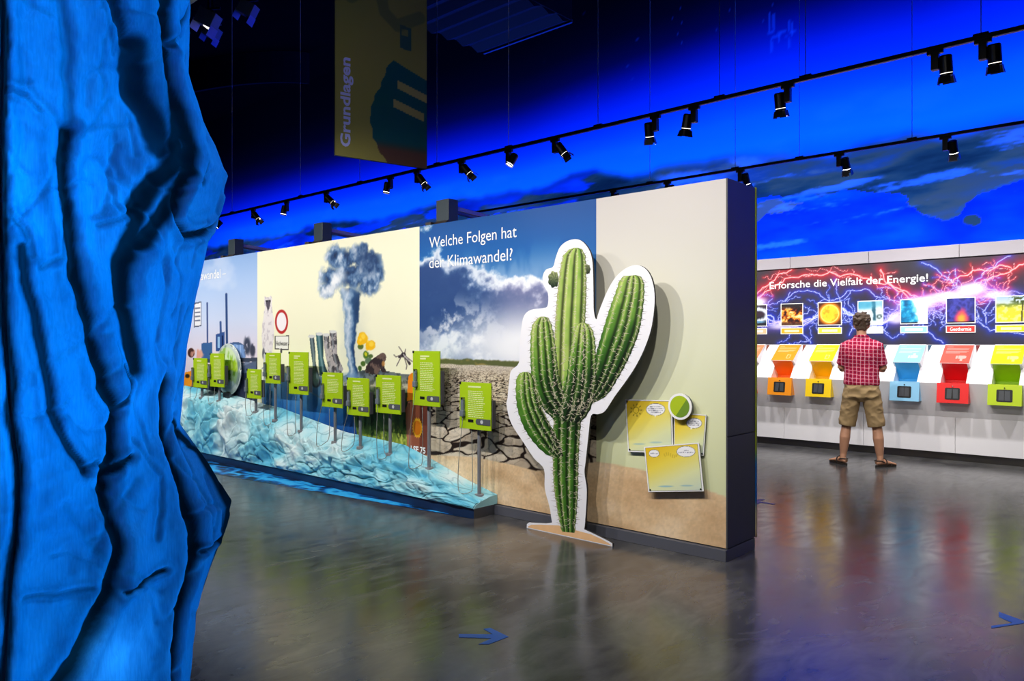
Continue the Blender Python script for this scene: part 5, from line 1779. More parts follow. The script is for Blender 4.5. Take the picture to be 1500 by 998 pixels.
# ------------------------------------------------------------------ high ceiling fittings
def louvre():
    t = empty('ceiling_vent', (0, 0, 0))
    tag(t, 'large dark ribbed air duct hanging under the black ceiling', 'air duct')
    # slanted box with ribs along its length
    Z0 = 6.6
    def W(u, v, z): return on_level(u, v, z) if v > HZ else Vector((0, 0, 0))
    def at(u, v, z):
        tx = (u - 750.0) / FPX
        Y = (z - EYE) * FPX / (HZ - v)
        return Vector((Y * (tx * CC - SS), Y * (tx * SS + CC), z))
    a, b_ = at(710, 79, Z0), at(838, 33, Z0)
    d = (b_ - a); L = d.length; d.normalize()
    nrm = Vector((-d.y, d.x, 0))
    if nrm.dot(a) > 0: nrm = -nrm
    t.location = a
    t.rotation_euler = (0, 0, math.atan2(d.y, d.x))
    s = 1 if (Matrix.Rotation(-t.rotation_euler.z, 3, 'Z') @ nrm).y > 0 else -1
    mk = plain('duct_black', rgb(10, 10, 13), 0.6, noise=0.3, scale=4, spec=0.12)
    box('casing', 0, L, min(0, s * 2.6), max(0, s * 2.6), 0.03, 0.5, mk, t, bevel=0.01)
    box('edge_rail', -0.02, L, -0.02, 0.02, 0.0, 0.05, plain('duct_edge', rgb(70, 76, 92), 0.3, metal=0.6), t)
    for k in range(7):
        y_ = s * (0.2 + k * 0.36)
        extrude_x('rib', [(y_ - 0.17, 0.03), (y_, -0.04), (y_ + 0.17, 0.03)], 0.02, L - 0.02, mk, t)
    for x_ in (0.1, L - 0.1):
        cyl('hanger', (x_, s * 1.2, 0.5), (x_, s * 1.2, ZC - Z0), 0.01, M_BLACKM, t, seg=6)
louvre()
def flood(u, v, z, label, lit):
    tx = (u - 750.0) / FPX
    Y = (z - EYE) * FPX / (HZ - v)
    p = Vector((Y * (tx * CC - SS), Y * (tx * SS + CC), z))
    t = empty('floodlight', p, (0, 0, R(35)))
    tag(t, label, 'floodlight')
    bm = bmesh.new()
    bm_box(bm, -0.11, 0.11, -0.08, 0.08, -0.11, 0.07, 0.008)
    bmesh.ops.transform(bm, matrix=Matrix.Rotation(R(28), 4, 'Y'), verts=bm.verts)
    h = bm_obj('housing', bm, plain('flood_housing', rgb(110, 120, 140), 0.45), t)
    bm = bmesh.new()
    bm_box(bm, 0.03, 0.105, -0.075, 0.075, -0.118, -0.108)
    bmesh.ops.transform(bm, matrix=Matrix.Rotation(R(28), 4, 'Y'), verts=bm.verts)
    bm_obj('lens', bm, M_RING if lit else plain('flood_glass', rgb(60, 80, 170), 0.2), h)
    for sgn in (-1, 1):
        bm = bmesh.new()
        bm_box(bm, sgn * 0.115 - 0.002, sgn * 0.115 + 0.002, -0.08, 0.08, -0.2, -0.08)
        bmesh.ops.transform(bm, matrix=Matrix.Rotation(R(28), 4, 'Y') @ Matrix.Rotation(R(0), 4, 'X'), verts=bm.verts)
        bm_obj('barn_door', bm, plain('flood_door', rgb(120, 130, 190), 0.4), h)
    box('yoke', -0.14, 0.14, -0.012, 0.012, 0.09, 0.11, M_BLACKM, t)
    cyl('pole', (0, 0, 0.1), (0, 0, ZC - z - 0.002), 0.016, M_BLACKM, t, seg=8)
flood(306, 26, 5.2, 'pale floodlight with warm lens hanging beside the ice curtain top', True)
flood(364, 12, 6.0, 'blue floodlight hanging high near the dark ceiling', False)
flood(312, 46, 6.4, 'dark blue floodlight hanging behind the pale one', False)
# curved bulkhead under the ceiling at the far left
def bulkhead():
    V_, F_ = [], []
    n = 24
    for k in range(n + 1):
        t = k / n
        a = -0.6 + 1.9 * t
        x_, y_ = -26 + 7.5 * math.sin(a) * 1.0, 12.9 - 6.5 * math.cos(a) * 0.5
        V_ += [(x_, y_, 8.9), (x_, y_, ZC - 0.01), (x_, y_ + 0.1, ZC - 0.01), (x_, y_ + 0.1, 8.9)]
    for k in range(n):
        o = k * 4
        for j in range(4):
            F_.append((o + j, o + (j + 1) % 4, o + 4 + (j + 1) % 4, o + 4 + j))
    F_ += [(0, 1, 2, 3), (n * 4 + 3, n * 4 + 2, n * 4 + 1, n * 4)]
    o = mesh_obj('trim_1', V_, F_, plain('bulkhead', rgb(12, 18, 26), 0.9, noise=0.1, scale=2, spec=0.0))
    tag(o, kind='structure')
bulkhead()
# LED wash bars standing on the floor behind the walls
for j, (lx, le) in enumerate(WASH):
    t = empty('wash_bar', (lx, 11.45, 0))
    tag(t, 'black wash bar on stands below the mural, ' + ORD[j] + ' from the left wall', 'wash bar', 'wash bars lighting the mural')
    box('bar', -2.3, 2.3, -0.06, 0.02, 2.2, 2.3, M_BLACKM, t, bevel=0.01)
    for sx in (-2.0, 2.0):
        cyl('stand', (sx, -0.02, 0.02), (sx, -0.02, 2.22), 0.02, M_BLACKM, t)
        cyl('foot', (sx, -0.02, 0), (sx, -0.02, 0.02), 0.14, M_BLACKM, t)

# thin printed board on the rear of the climate wall
rb = empty('rear_board', (WA_X1, WA_Y + WA_THK + 0.012, 0.08))
tag(rb, 'thin yellow-green board edge fixed to the back of the climate wall', 'board')
def rear_print():
    zs = np.linspace(0, 2.47, 60)
    ys = np.array([0.0, 0.018])
    V_, C_ = [], []
    for z_ in zs:
        for x_, y_ in ((0.016, -0.006), (0.016, 0.014), (-3.0, 0.014), (-3.0, -0.006)):
            V_.append((x_, y_, z_))
            C_.append(grad(z_, [(0.0, (214, 190, 150)), (0.2, (196, 190, 150)), (0.26, (16, 110, 200)), (0.52, (30, 120, 210)), (0.62, (168, 190, 40)), (1.6, (196, 206, 60)), (2.5, (150, 176, 20))]))
    F_ = []
    for i in range(len(zs) - 1):
        for j in range(4):
            a = i * 4 + j; b_ = i * 4 + (j + 1) % 4
            F_.append((a, b_, b_ + 4, a + 4))
    n = len(zs)
    F_ += [(3, 2, 1, 0), (n * 4 - 4, n * 4 - 3, n * 4 - 2, n * 4 - 1)]
    mesh_obj('printed_sheet', np.array(V_), np.array(F_), M_PRINT, rb, cols=lin(np.array(C_)))
rear_print()

# ------------------------------------------------------------------ arrows on the floor
M_ARROW = plain('blue_floor_tape', rgb(0, 96, 196), 0.45, noise=0.05, scale=20)
def arrow(name, pts, label):
    P3 = [on_level(u, v, 0.0) for u, v in pts]
    c = sum(P3, Vector()) / len(P3)
    bm = bmesh.new()
    a = [bm.verts.new((p.x - c.x, p.y - c.y, 0.0004)) for p in P3]
    b_ = [bm.verts.new((p.x - c.x, p.y - c.y, 0.002)) for p in P3]
    bm.faces.new(b_)
    bm.faces.new(a[::-1])
    for i in range(len(a)):
        j = (i + 1) % len(a)
        bm.faces.new((a[i], a[j], b_[j], b_[i]))
    o = bm_obj(name, bm, M_ARROW)
    o.location = (c.x, c.y, 0)
    tag(o, label, 'floor arrow')
arrow('floor_arrow', [(672, 929.5), (722, 930), (708, 922), (718, 920.5), (745, 933.5), (716, 944.5), (701, 944.5), (720, 936), (672, 934.5)], 'blue arrow on the floor pointing along the climate wall past the cactus')
arrow('floor_arrow', [(1452, 917.5), (1484, 913.5), (1463, 904), (1463, 897), (1503, 911.5), (1497, 914), (1452, 921)], 'blue arrow on the floor with missing barb, in the open aisle')
arrow('floor_arrow', [(1136, 738.6), (1112, 734.8), (1121, 732.2), (1115, 731.4), (1096, 734.6), (1108, 738.8), (1114, 738), (1111, 736.4), (1133, 739.6)], 'blue arrow on the floor by the end of the climate wall')
# ------------------------------------------------------------------ big crumpled ice column (lit from inside)
CX, CYc = -3.427, 0.814
def ice_column():
    t = empty('ice_column', (CX, CYc, 0))
    tag(t, 'tall crumpled blue fabric ice column glowing from inside', 'fabric column')
    RB = 0.70
    to_cam = math.atan2(-CYc, -CX)                   # direction from the axis to the camera
    dist = math.hypot(CX, CYc)
    # silhouette on the camera's right: direction of the tangent point
    half = math.asin(RB / dist)
    th_t = to_cam + (math.pi / 2 - half)
    if math.sin(th_t - to_cam) < 0: th_t = to_cam - (math.pi / 2 - half)
    # which side is right of the camera: right vector = (CC, SS)
    if math.cos(th_t) * CC + math.sin(th_t) * SS < 0:
        th_t = to_cam - (math.pi / 2 - half)
    sgn = 1 if math.sin(th_t - to_cam) > 0 else -1
    SIL = [(0, 278), (60, 277), (110, 276), (180, 297), (255, 334), (300, 321), (350, 306), (430, 288), (500, 276), (560, 270), (622, 266), (680, 304), (740, 339), (790, 326), (830, 311), (890, 289), (998, 276)]
    Yt = math.sqrt(dist * dist - RB * RB) * math.cos(math.atan((750 - 281) / FPX))
    zs_s, rr_s = [], []
    for v, u in SIL:
        phi = math.atan((750 - u) / FPX)
        ca = math.atan2(-(CX * CC + CYc * SS), -CX * SS + CYc * CC)
        rr_s.append(dist * math.sin(ca - phi))
        zs_s.append(EYE - (v - HZ) / FPX * Yt)
    zs_s, rr_s = np.array(zs_s[::-1]), np.array(rr_s[::-1])
    def hit(u, v):
        """sheet position -> (arc from the camera side in metres, height) on the base cylinder"""
        tx = (u - 750.0) / FPX
        d = np.array([tx * CC - SS, tx * SS + CC])
        A = d @ d
        B = -2 * (d[0] * CX + d[1] * CYc)
        C = CX * CX + CYc * CYc - RB * RB
        D = B * B - 4 * A * C
        Y = (-B - math.sqrt(D)) / (2 * A) if D > 0 else -B / (2 * A)
        x, y = d[0] * Y - CX, d[1] * Y - CYc
        th = (math.atan2(y, x) - to_cam + math.pi) % (2 * math.pi) - math.pi
        if D <= 0:
            th += sgn * (u - 281) * 0.0016
        return (th * sgn * RB, EYE - (v - HZ) / FPX * Y)
    a_f = np.arange(-1.25, 1.75, 0.0062)
    a_all = np.concatenate([a_f / RB, np.linspace(1.75 / RB, 2 * math.pi - 1.25 / RB, 46)[:-1]])
    zz = np.concatenate([np.arange(0, 3.02, 0.0072), np.linspace(3.03, 4.3, 50)])
    TH, Z = np.meshgrid(a_all, zz)
    S = TH * RB                                        # arc length from the camera side, + to the right
    tt = th_t - to_cam
    tt = abs(tt)
    # base radius with the traced outline on the right and softer bulges elsewhere
    sil = np.interp(Z, zs_s, rr_s)
    w = np.clip(1 - np.abs(TH - tt) / 0.85, 0, 1)
    w = w * w * (3 - 2 * w)
    rest = RB + (fbm(TH * 1.4 + 3, Z * 1.1, 3001, 3) - 0.5) * 0.22 + 0.02
    Rr = rest * (1 - w) + sil * w
    seamless = np.where(TH > 3.2, 0.0, 1.0)
    # creases
    FOLDS = [([(8, -40), (5, 100), (2, 250), (3, 380), (8, 470), (14, 560), (22, 640), (28, 692), (26, 759), (18, 839), (8, 940), (4, 1010)], 0.013, 0.03, 1.0),
             ([(100, -40), (101, 60), (103, 130), (98, 190)], 0.014, 0.016, 0.4),
             ([(98, 190), (91, 240), (100, 290), (113, 360), (125, 450), (140, 500), (152, 540), (162, 570), (183, 603), (177, 640), (174, 668), (160, 698), (158, 738), (162, 798), (155, 860), (135, 905), (112, 950), (84, 1005)], 0.021, 0.045, 1.0),
             ([(150, 860), (130, 915), (105, 960), (80, 1010)], 0.030, 0.02, 0.9),
             ([(160, -30), (168, 25), (180, 60)], 0.016, 0.03, 0.9),
             ([(186, 70), (200, 135), (212, 165), (222, 215)], 0.040, 0.03, 0.95),
             ([(215, -40), (224, 60), (236, 150), (238, 230), (218, 280), (200, 310), (186, 380), (188, 450), (198, 505), (207, 540)], 0.034, 0.035, 1.0),
             ([(228, 0), (230, 70), (242, 150), (249, 215), (240, 290), (215, 340), (203, 355)], 0.026, 0.03, 1.0),
             ([(246, 265), (243, 325), (258, 346), (275, 341), (290, 325), (303, 298)], 0.015, 0.035, 1.0),
             ([(278, 10), (258, 45), (238, 68)], 0.014, 0.02, 0.8),
             ([(262, 170), (263, 230), (264, 270)], 0.012, 0.01, 0.6),
             ([(258, 560), (250, 583), (252, 630), (250, 663), (253, 748), (258, 798), (254, 848), (246, 924), (236, 1005)], 0.026, 0.04, 1.0),
             ([(170, 867), (200, 854), (230, 836)], 0.010, 0.018, 1.0),
             ([(263, 806), (295, 790), (318, 765)], 0.010, 0.02, 0.9),
             ([(30, 360), (40, 420), (55, 490), (65, 558), (90, 633), (124, 690)], 0.013, 0.03, 0.95),
             ([(162, 700), (182, 682), (200, 670)], 0.013, 0.02, 1.0),
             ([(123, 684), (145, 676), (163, 688)], 0.006, 0.012, 0.7),
             ([(185, 540), (200, 560), (192, 590), (186, 606)], 0.010, 0.015, 0.9),
             ([(267, 622), (300, 672), (336, 740), (323, 790), (306, 850), (288, 905)], 0.026, 0.0, 1.0),
             ([(60, 390), (95, 372), (103, 300)], 0.008, 0.012, 0.3), ([(0, 130), (40, 138), (60, 160)], 0.007, 0.012, 0.3),
             ([(5, 300), (35, 330), (45, 372)], 0.010, 0.02, 0.4), ([(40, 880), (90, 872), (125, 862)], 0.008, 0.014, 0.4),
             ([(205, 640), (230, 700), (225, 790)], 0.007, 0.01, 0.25), ([(150, 330), (185, 312), (205, 300)], 0.008, 0.012, 0.35)]
    disp = np.zeros(S.shape)
    seam_shade = np.zeros(S.shape)  # doubled cloth and light blocked in folds, both painted as darkness
    nf = fbm(S * 9, Z * 9, 3011, 4)
    Sj = S + (nf - 0.5) * 0.03
    Zj = Z + (fbm(S * 8, Z * 8, 3021, 3) - 0.5) * 0.03
    EXTRA = []
    rx = random.Random(12)
    for s0 in (-1.15, -1.0, -0.86, 1.35, 1.55):
        q, s_, z_ = [], s0, 3.1
        while z_ > -0.1:
            q.append((s_, z_))
            z_ -= rx.uniform(0.2, 0.45)
            s_ += rx.uniform(-0.09, 0.09)
        EXTRA.append((q, rx.uniform(0.012, 0.022), 0.03, rx.uniform(0.5, 0.95)))
    for pts, wd, dep, dk in [([hit(u, v) for u, v in f[0]],) + f[1:] for f in FOLDS] + EXTRA:
        q = pts
        dep = dep * 0.85
        lo = min(p[0] for p in q) - 0.2; hi = max(p[0] for p in q) + 0.2
        zl = min(p[1] for p in q) - 0.2; zh = max(p[1] for p in q) + 0.2
        m = (S > lo) & (S < hi) & (Z > zl) & (Z < zh)
        if not m.any(): continue
        d = seg_dist(Sj[m], Zj[m], q)
        disp[m] -= dep * np.exp(-(d / (wd * 1.1)) ** 2) - dep * 0.55 * np.exp(-((d - wd * 2.2) / (wd * 1.2)) ** 2)
        seam_shade[m] = np.maximum(seam_shade[m], dk * (1 - sstep(wd * 0.7, wd * 1.5, d)))
    # darker strip along the right edge of the lower bulge
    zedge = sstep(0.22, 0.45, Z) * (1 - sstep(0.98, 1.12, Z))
    seam_shade = np.maximum(seam_shade, sstep(tt - 0.17, tt - 0.09, TH + (nf - 0.5) * 0.05) * (1 - sstep(tt + 0.5, tt + 0.7, TH)) * zedge)
    # fine crinkles: short wandering wrinkles, pressed in and painted darker
    rw = random.Random(31)
    for _ in range(150):
        s_, z_ = rw.uniform(-0.75, 0.95), rw.uniform(0.1, 2.9)
        a_ = rw.choice((1, -1)) * rw.gauss(1.15, 0.45)
        q = [(s_, z_)]
        for _k in range(rw.randint(3, 8)):
            a_ += rw.gauss(0, 0.35)
            s_ += math.cos(a_) * 0.04
            z_ += math.sin(a_) * 0.05
            q.append((s_, z_))
        lo, hi = min(p[0] for p in q) - 0.04, max(p[0] for p in q) + 0.04
        zl, zh = min(p[1] for p in q) - 0.04, max(p[1] for p in q) + 0.04
        m = (S > lo) & (S < hi) & (Z > zl) & (Z < zh)
        if not m.any(): continue
        d = seg_dist(S[m] + (nf[m] - 0.5) * 0.02, Z[m], q)
        ww = rw.uniform(0.006, 0.016)
        k_ = rw.uniform(0.08, 0.3)
        seam_shade[m] = np.maximum(seam_shade[m], k_ * np.exp(-(d / (ww * 0.6)) ** 2))
        disp[m] -= 0.010 * np.exp(-(d / ww) ** 2)
    big = fbm(S * 2.6, Z * 1.5, 3031, 4) - 0.5
    med = ridged(S * 4.5 + Z * 1.4, Z * 3.2 - S * 1.5, 3041, 3) - 0.6
    fine = ridged(S * 13 + Z * 6, Z * 11 - S * 5, 3051, 3) - 0.6
    disp += (big * 0.11 + med * 0.04 + fine * 0.011) * (1 - 0.75 * w)
    top = 1 - sstep(3.4, 4.3, Z) * 0.75
    Rr = (Rr + disp * 1.0) * top
    ang = to_cam + TH * sgn
    V_ = np.stack([np.cos(ang) * Rr, np.sin(ang) * Rr, Z], -1).reshape(-1, 3)
    nx, nz = len(a_all), len(zz)
    F_ = grid_faces(nx, nz)
    j = np.arange(nz - 1)
    wrap = np.stack([j * nx + nx - 1, j * nx, (j + 1) * nx, (j + 1) * nx + nx - 1], -1)
    F_ = np.concatenate([F_, wrap])
    if sgn < 0: F_ = F_[:, ::-1].copy()
    # material: light woven cloth; doubled folds and wrinkle shade are painted darker
    m, nt, b = mat_new('ice_fabric')
    nt.nodes.remove(b)
    out = nt.nodes['Material Output']
    at = nt.nodes.new('ShaderNodeAttribute')
    at.attribute_name = 'seam_shade'
    tc = nt.nodes.new('ShaderNodeTexCoord')
    nn = nt.nodes.new('ShaderNodeTexNoise')
    nn.inputs['Scale'].default_value = 5
    nn.inputs['Detail'].default_value = 6
    nt.links.new(tc.outputs['Object'], nn.inputs['Vector'])
    wv = nt.nodes.new('ShaderNodeTexNoise')
    wv.inputs['Scale'].default_value = 60
    mp = nt.nodes.new('ShaderNodeMapping')
    mp.inputs['Scale'].default_value = (3, 3, 0.25)
    nt.links.new(tc.outputs['Object'], mp.inputs['Vector'])
    nt.links.new(mp.outputs['Vector'], wv.inputs['Vector'])
    ad = nt.nodes.new('ShaderNodeMath'); ad.operation = 'ADD'
    nt.links.new(nn.outputs['Fac'], ad.inputs[0]); nt.links.new(wv.outputs['Fac'], ad.inputs[1])
    cr = nt.nodes.new('ShaderNodeValToRGB')
    cr.color_ramp.elements[0].position = 0.22
    cr.color_ramp.elements[0].color = (0.14, 0.34, 0.66, 1)
    cr.color_ramp.elements[1].position = 0.74
    cr.color_ramp.elements[1].color = (0.30, 0.66, 1.0, 1)
    hf = nt.nodes.new('ShaderNodeMath'); hf.operation = 'MULTIPLY'; hf.inputs[1].default_value = 0.5
    nt.links.new(ad.outputs[0], hf.inputs[0]); nt.links.new(hf.outputs[0], cr.inputs['Fac'])
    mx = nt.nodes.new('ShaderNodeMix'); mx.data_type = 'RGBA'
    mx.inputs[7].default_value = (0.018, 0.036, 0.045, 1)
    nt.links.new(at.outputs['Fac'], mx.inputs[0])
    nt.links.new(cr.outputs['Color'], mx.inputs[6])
    tr = nt.nodes.new('ShaderNodeBsdfTranslucent')
    df = nt.nodes.new('ShaderNodeBsdfDiffuse')
    nt.links.new(mx.outputs[2], tr.inputs['Color'])
    nt.links.new(mx.outputs[2], df.inputs['Color'])
    ms = nt.nodes.new('ShaderNodeMixShader')
    ms.inputs[0].default_value = 0.08
    nt.links.new(tr.outputs[0], ms.inputs[1]); nt.links.new(df.outputs[0], ms.inputs[2])
    nt.links.new(ms.outputs[0], out.inputs['Surface'])
    mesh_obj('fabric', V_, F_, m, t, smooth=True, attrs={'seam_shade': seam_shade.reshape(-1)})
    # brown cord along the open join at the left
    cord = []
    for u, v in [(6, -30), (3, 100), (1, 250), (2, 380), (6, 470), (12, 560), (20, 640), (27, 692), (25, 759), (17, 839), (8, 940), (3, 1010)]:
        s_, z_ = hit(u, v)
        a = to_cam + s_ / RB * sgn
        i = int(np.argmin(np.abs(a_all - s_ / RB))); k = int(np.argmin(np.abs(zz - z_)))
        r_ = Rr[k, i] + 0.009
        cord.append((math.cos(a) * r_, math.sin(a) * r_, z_))
    tube('cord', smooth_path(cord, 5), 0.007, plain('brown_cord', rgb(150, 116, 104), 0.6), t, seg=8)
    cyl('base_plate', (0, 0, 0.0), (0, 0, 0.012), 0.5, M_BLACKM, t, seg=32)
    cyl('mast', (0, 0, 0.012), (0, 0, 4.25), 0.022, M_ALU, t, seg=12)
    # small lamp near the floor, close behind the cloth
    s_, z_ = hit(155, 966)
    a = to_cam + s_ / RB * sgn
    i = int(np.argmin(np.abs(a_all - s_ / RB))); k = int(np.argmin(np.abs(zz - z_)))
    r_ = Rr[k, i] - 0.10
    light('column_lamp', 'POINT', (CX + math.cos(a) * r_, CYc + math.sin(a) * r_, float(z_)), 0.32, (0.06, 0.5, 1.0), shadow_soft_size=0.02)
    return t
ice_column()
INNER = (0.0, 0.34, 1.0)
for dx, dy, z_, e in ((0.22, -0.10, 0.35, 6.5), (0.28, -0.24, 1.15, 6.0), (0.26, 0.06, 1.30, 3.8), (0.36, -0.18, 2.0, 5.6), (0.22, 0.02, 1.9, 4.4), (0.2, -0.06, 2.75, 8), (0.1, -0.05, 3.5, 7)):
    light('column_lamp', 'POINT', (CX + dx, CYc + dy, z_), e, INNER, shadow_soft_size=0.08)
# ------------------------------------------------------------------ visitor
def loft(path, radii, seg=20, ref=(1, 0, 0)):
    """closed tube; radii (along ref, across) per path point"""
    pts = [Vector(p) for p in path]
    n = len(pts)
    V, F = [], []
    for i, p in enumerate(pts):
        t = (pts[min(i + 1, n - 1)] - pts[max(i - 1, 0)]).normalized()
        a = Vector(ref) - t * t.dot(Vector(ref))
        a.normalize()
        b = t.cross(a)
        ra, rb = radii[i] if hasattr(radii[i], '__len__') else (radii[i], radii[i])
        for k in range(seg):
            th = 2 * math.pi * k / seg
            V.append(p + a * math.cos(th) * ra + b * math.sin(th) * rb)
    c0, c1 = len(V), len(V) + 1
    V += [pts[0], pts[-1]]
    for i in range(n - 1):
        for k in range(seg):
            k2 = (k + 1) % seg
            F.append((i * seg + k, i * seg + k2, (i + 1) * seg + k2, (i + 1) * seg + k))
    for k in range(seg):
        k2 = (k + 1) % seg
        F.append((k2, k, c0))
        F.append(((n - 1) * seg + k, (n - 1) * seg + k2, c1))
    return V, F

def fuse(name, pieces, voxel, mat, parent, smooth_it=3, decim=None):
    V, F = [], []
    for v, f in pieces:
        o = len(V)
        V += list(v)
        F += [tuple(i + o for i in q) for q in f]
    me = bpy.data.meshes.new(name)
    me.from_pydata([tuple(v) for v in V], [], F)
    bm = bmesh.new()
    bm.from_mesh(me)
    bmesh.ops.recalc_face_normals(bm, faces=bm.faces)
    bm.to_mesh(me)
    bm.free()
    tmp = bpy.data.objects.new(name, me)
    COL.objects.link(tmp)
    m = tmp.modifiers.new('r', 'REMESH')
    m.mode = 'VOXEL'
    m.voxel_size = voxel
    s = tmp.modifiers.new('s', 'SMOOTH')
    s.iterations = smooth_it
    s.factor = 0.5
    dg = bpy.context.evaluated_depsgraph_get()
    dg.update()
    out = bpy.data.meshes.new_from_object(tmp.evaluated_get(dg))
    COL.objects.unlink(tmp)
    bpy.data.objects.remove(tmp)
    out.name = name
    out.polygons.foreach_set('use_smooth', np.ones(len(out.polygons), dtype=bool))
    out.materials.clear()
    out.materials.append(mat)
    return link(bpy.data.objects.new(name, out), parent)

def plaid():
    m, nt, b = mat_new('plaid_cotton')
    tc = nt.nodes.new('ShaderNodeTexCoord')
    sp = nt.nodes.new('ShaderNodeSeparateXYZ')
    nt.links.new(tc.outputs['Object'], sp.inputs[0])
    def math_(op, a, b_=None, c=None):
        n = nt.nodes.new('ShaderNodeMath')
        n.operation = op
        for i, v in enumerate((a, b_, c)):
            if v is None: continue
            if isinstance(v, (int, float)): n.inputs[i].default_value = v
            else: nt.links.new(v, n.inputs[i])
        return n.outputs[0]
    def lines(src, freq, phase, width):
        f = math_('FRACT', math_('MULTIPLY_ADD', src, freq, phase))
        d = math_('ABSOLUTE', math_('SUBTRACT', f, 0.5))
        return math_('LESS_THAN', d, width)
    ns = nt.nodes.new('ShaderNodeTexNoise')
    ns.inputs['Scale'].default_value = 7
    xx = math_('ADD', sp.outputs[0], math_('MULTIPLY_ADD', ns.outputs['Fac'], 0.02, -0.01))
    zz = math_('ADD', math_('ADD', sp.outputs[2], math_('MULTIPLY', sp.outputs[0], 0.06)), math_('MULTIPLY_ADD', ns.outputs['Fac'], 0.03, -0.015))
    col = None
    def mix(fac, a, bcol, k):
        n = nt.nodes.new('ShaderNodeMix')
        n.data_type = 'RGBA'
        fs = math_('MULTIPLY', fac, k)
        nt.links.new(fs, n.inputs[0])
        if isinstance(a, tuple): n.inputs[6].default_value = a
        else: nt.links.new(a, n.inputs[6])
        n.inputs[7].default_value = bcol
        return n.outputs[2]
    c = rgb(206, 30, 62)
    c = mix(lines(xx, 23, 0.0, 0.2), c, rgb(120, 20, 66), 0.5)
    c = mix(lines(zz, 23, 0.2, 0.2), c, rgb(120, 20, 66), 0.5)
    c = mix(lines(xx, 23, 0.5, 0.09), c, rgb(228, 190, 214), 0.62)
    c = mix(lines(zz, 23, 0.7, 0.09), c, rgb(228, 190, 214), 0.5)
    nt.links.new(c, b.inputs['Base Color'])
    b.inputs['Roughness'].default_value = 0.85
    b.inputs['Specular IOR Level'].default_value = 0.15
    bp = nt.nodes.new('ShaderNodeBump')
    bp.inputs['Strength'].default_value = 0.5
    bp.inputs['Distance'].default_value = 0.03
    n2 = nt.nodes.new('ShaderNodeTexNoise')
    n2.inputs['Scale'].default_value = 9
    nt.links.new(tc.outputs['Object'], n2.inputs['Vector'])
    nt.links.new(n2.outputs['Fac'], bp.inputs['Height'])
    nt.links.new(bp.outputs['Normal'], b.inputs['Normal'])
    return m

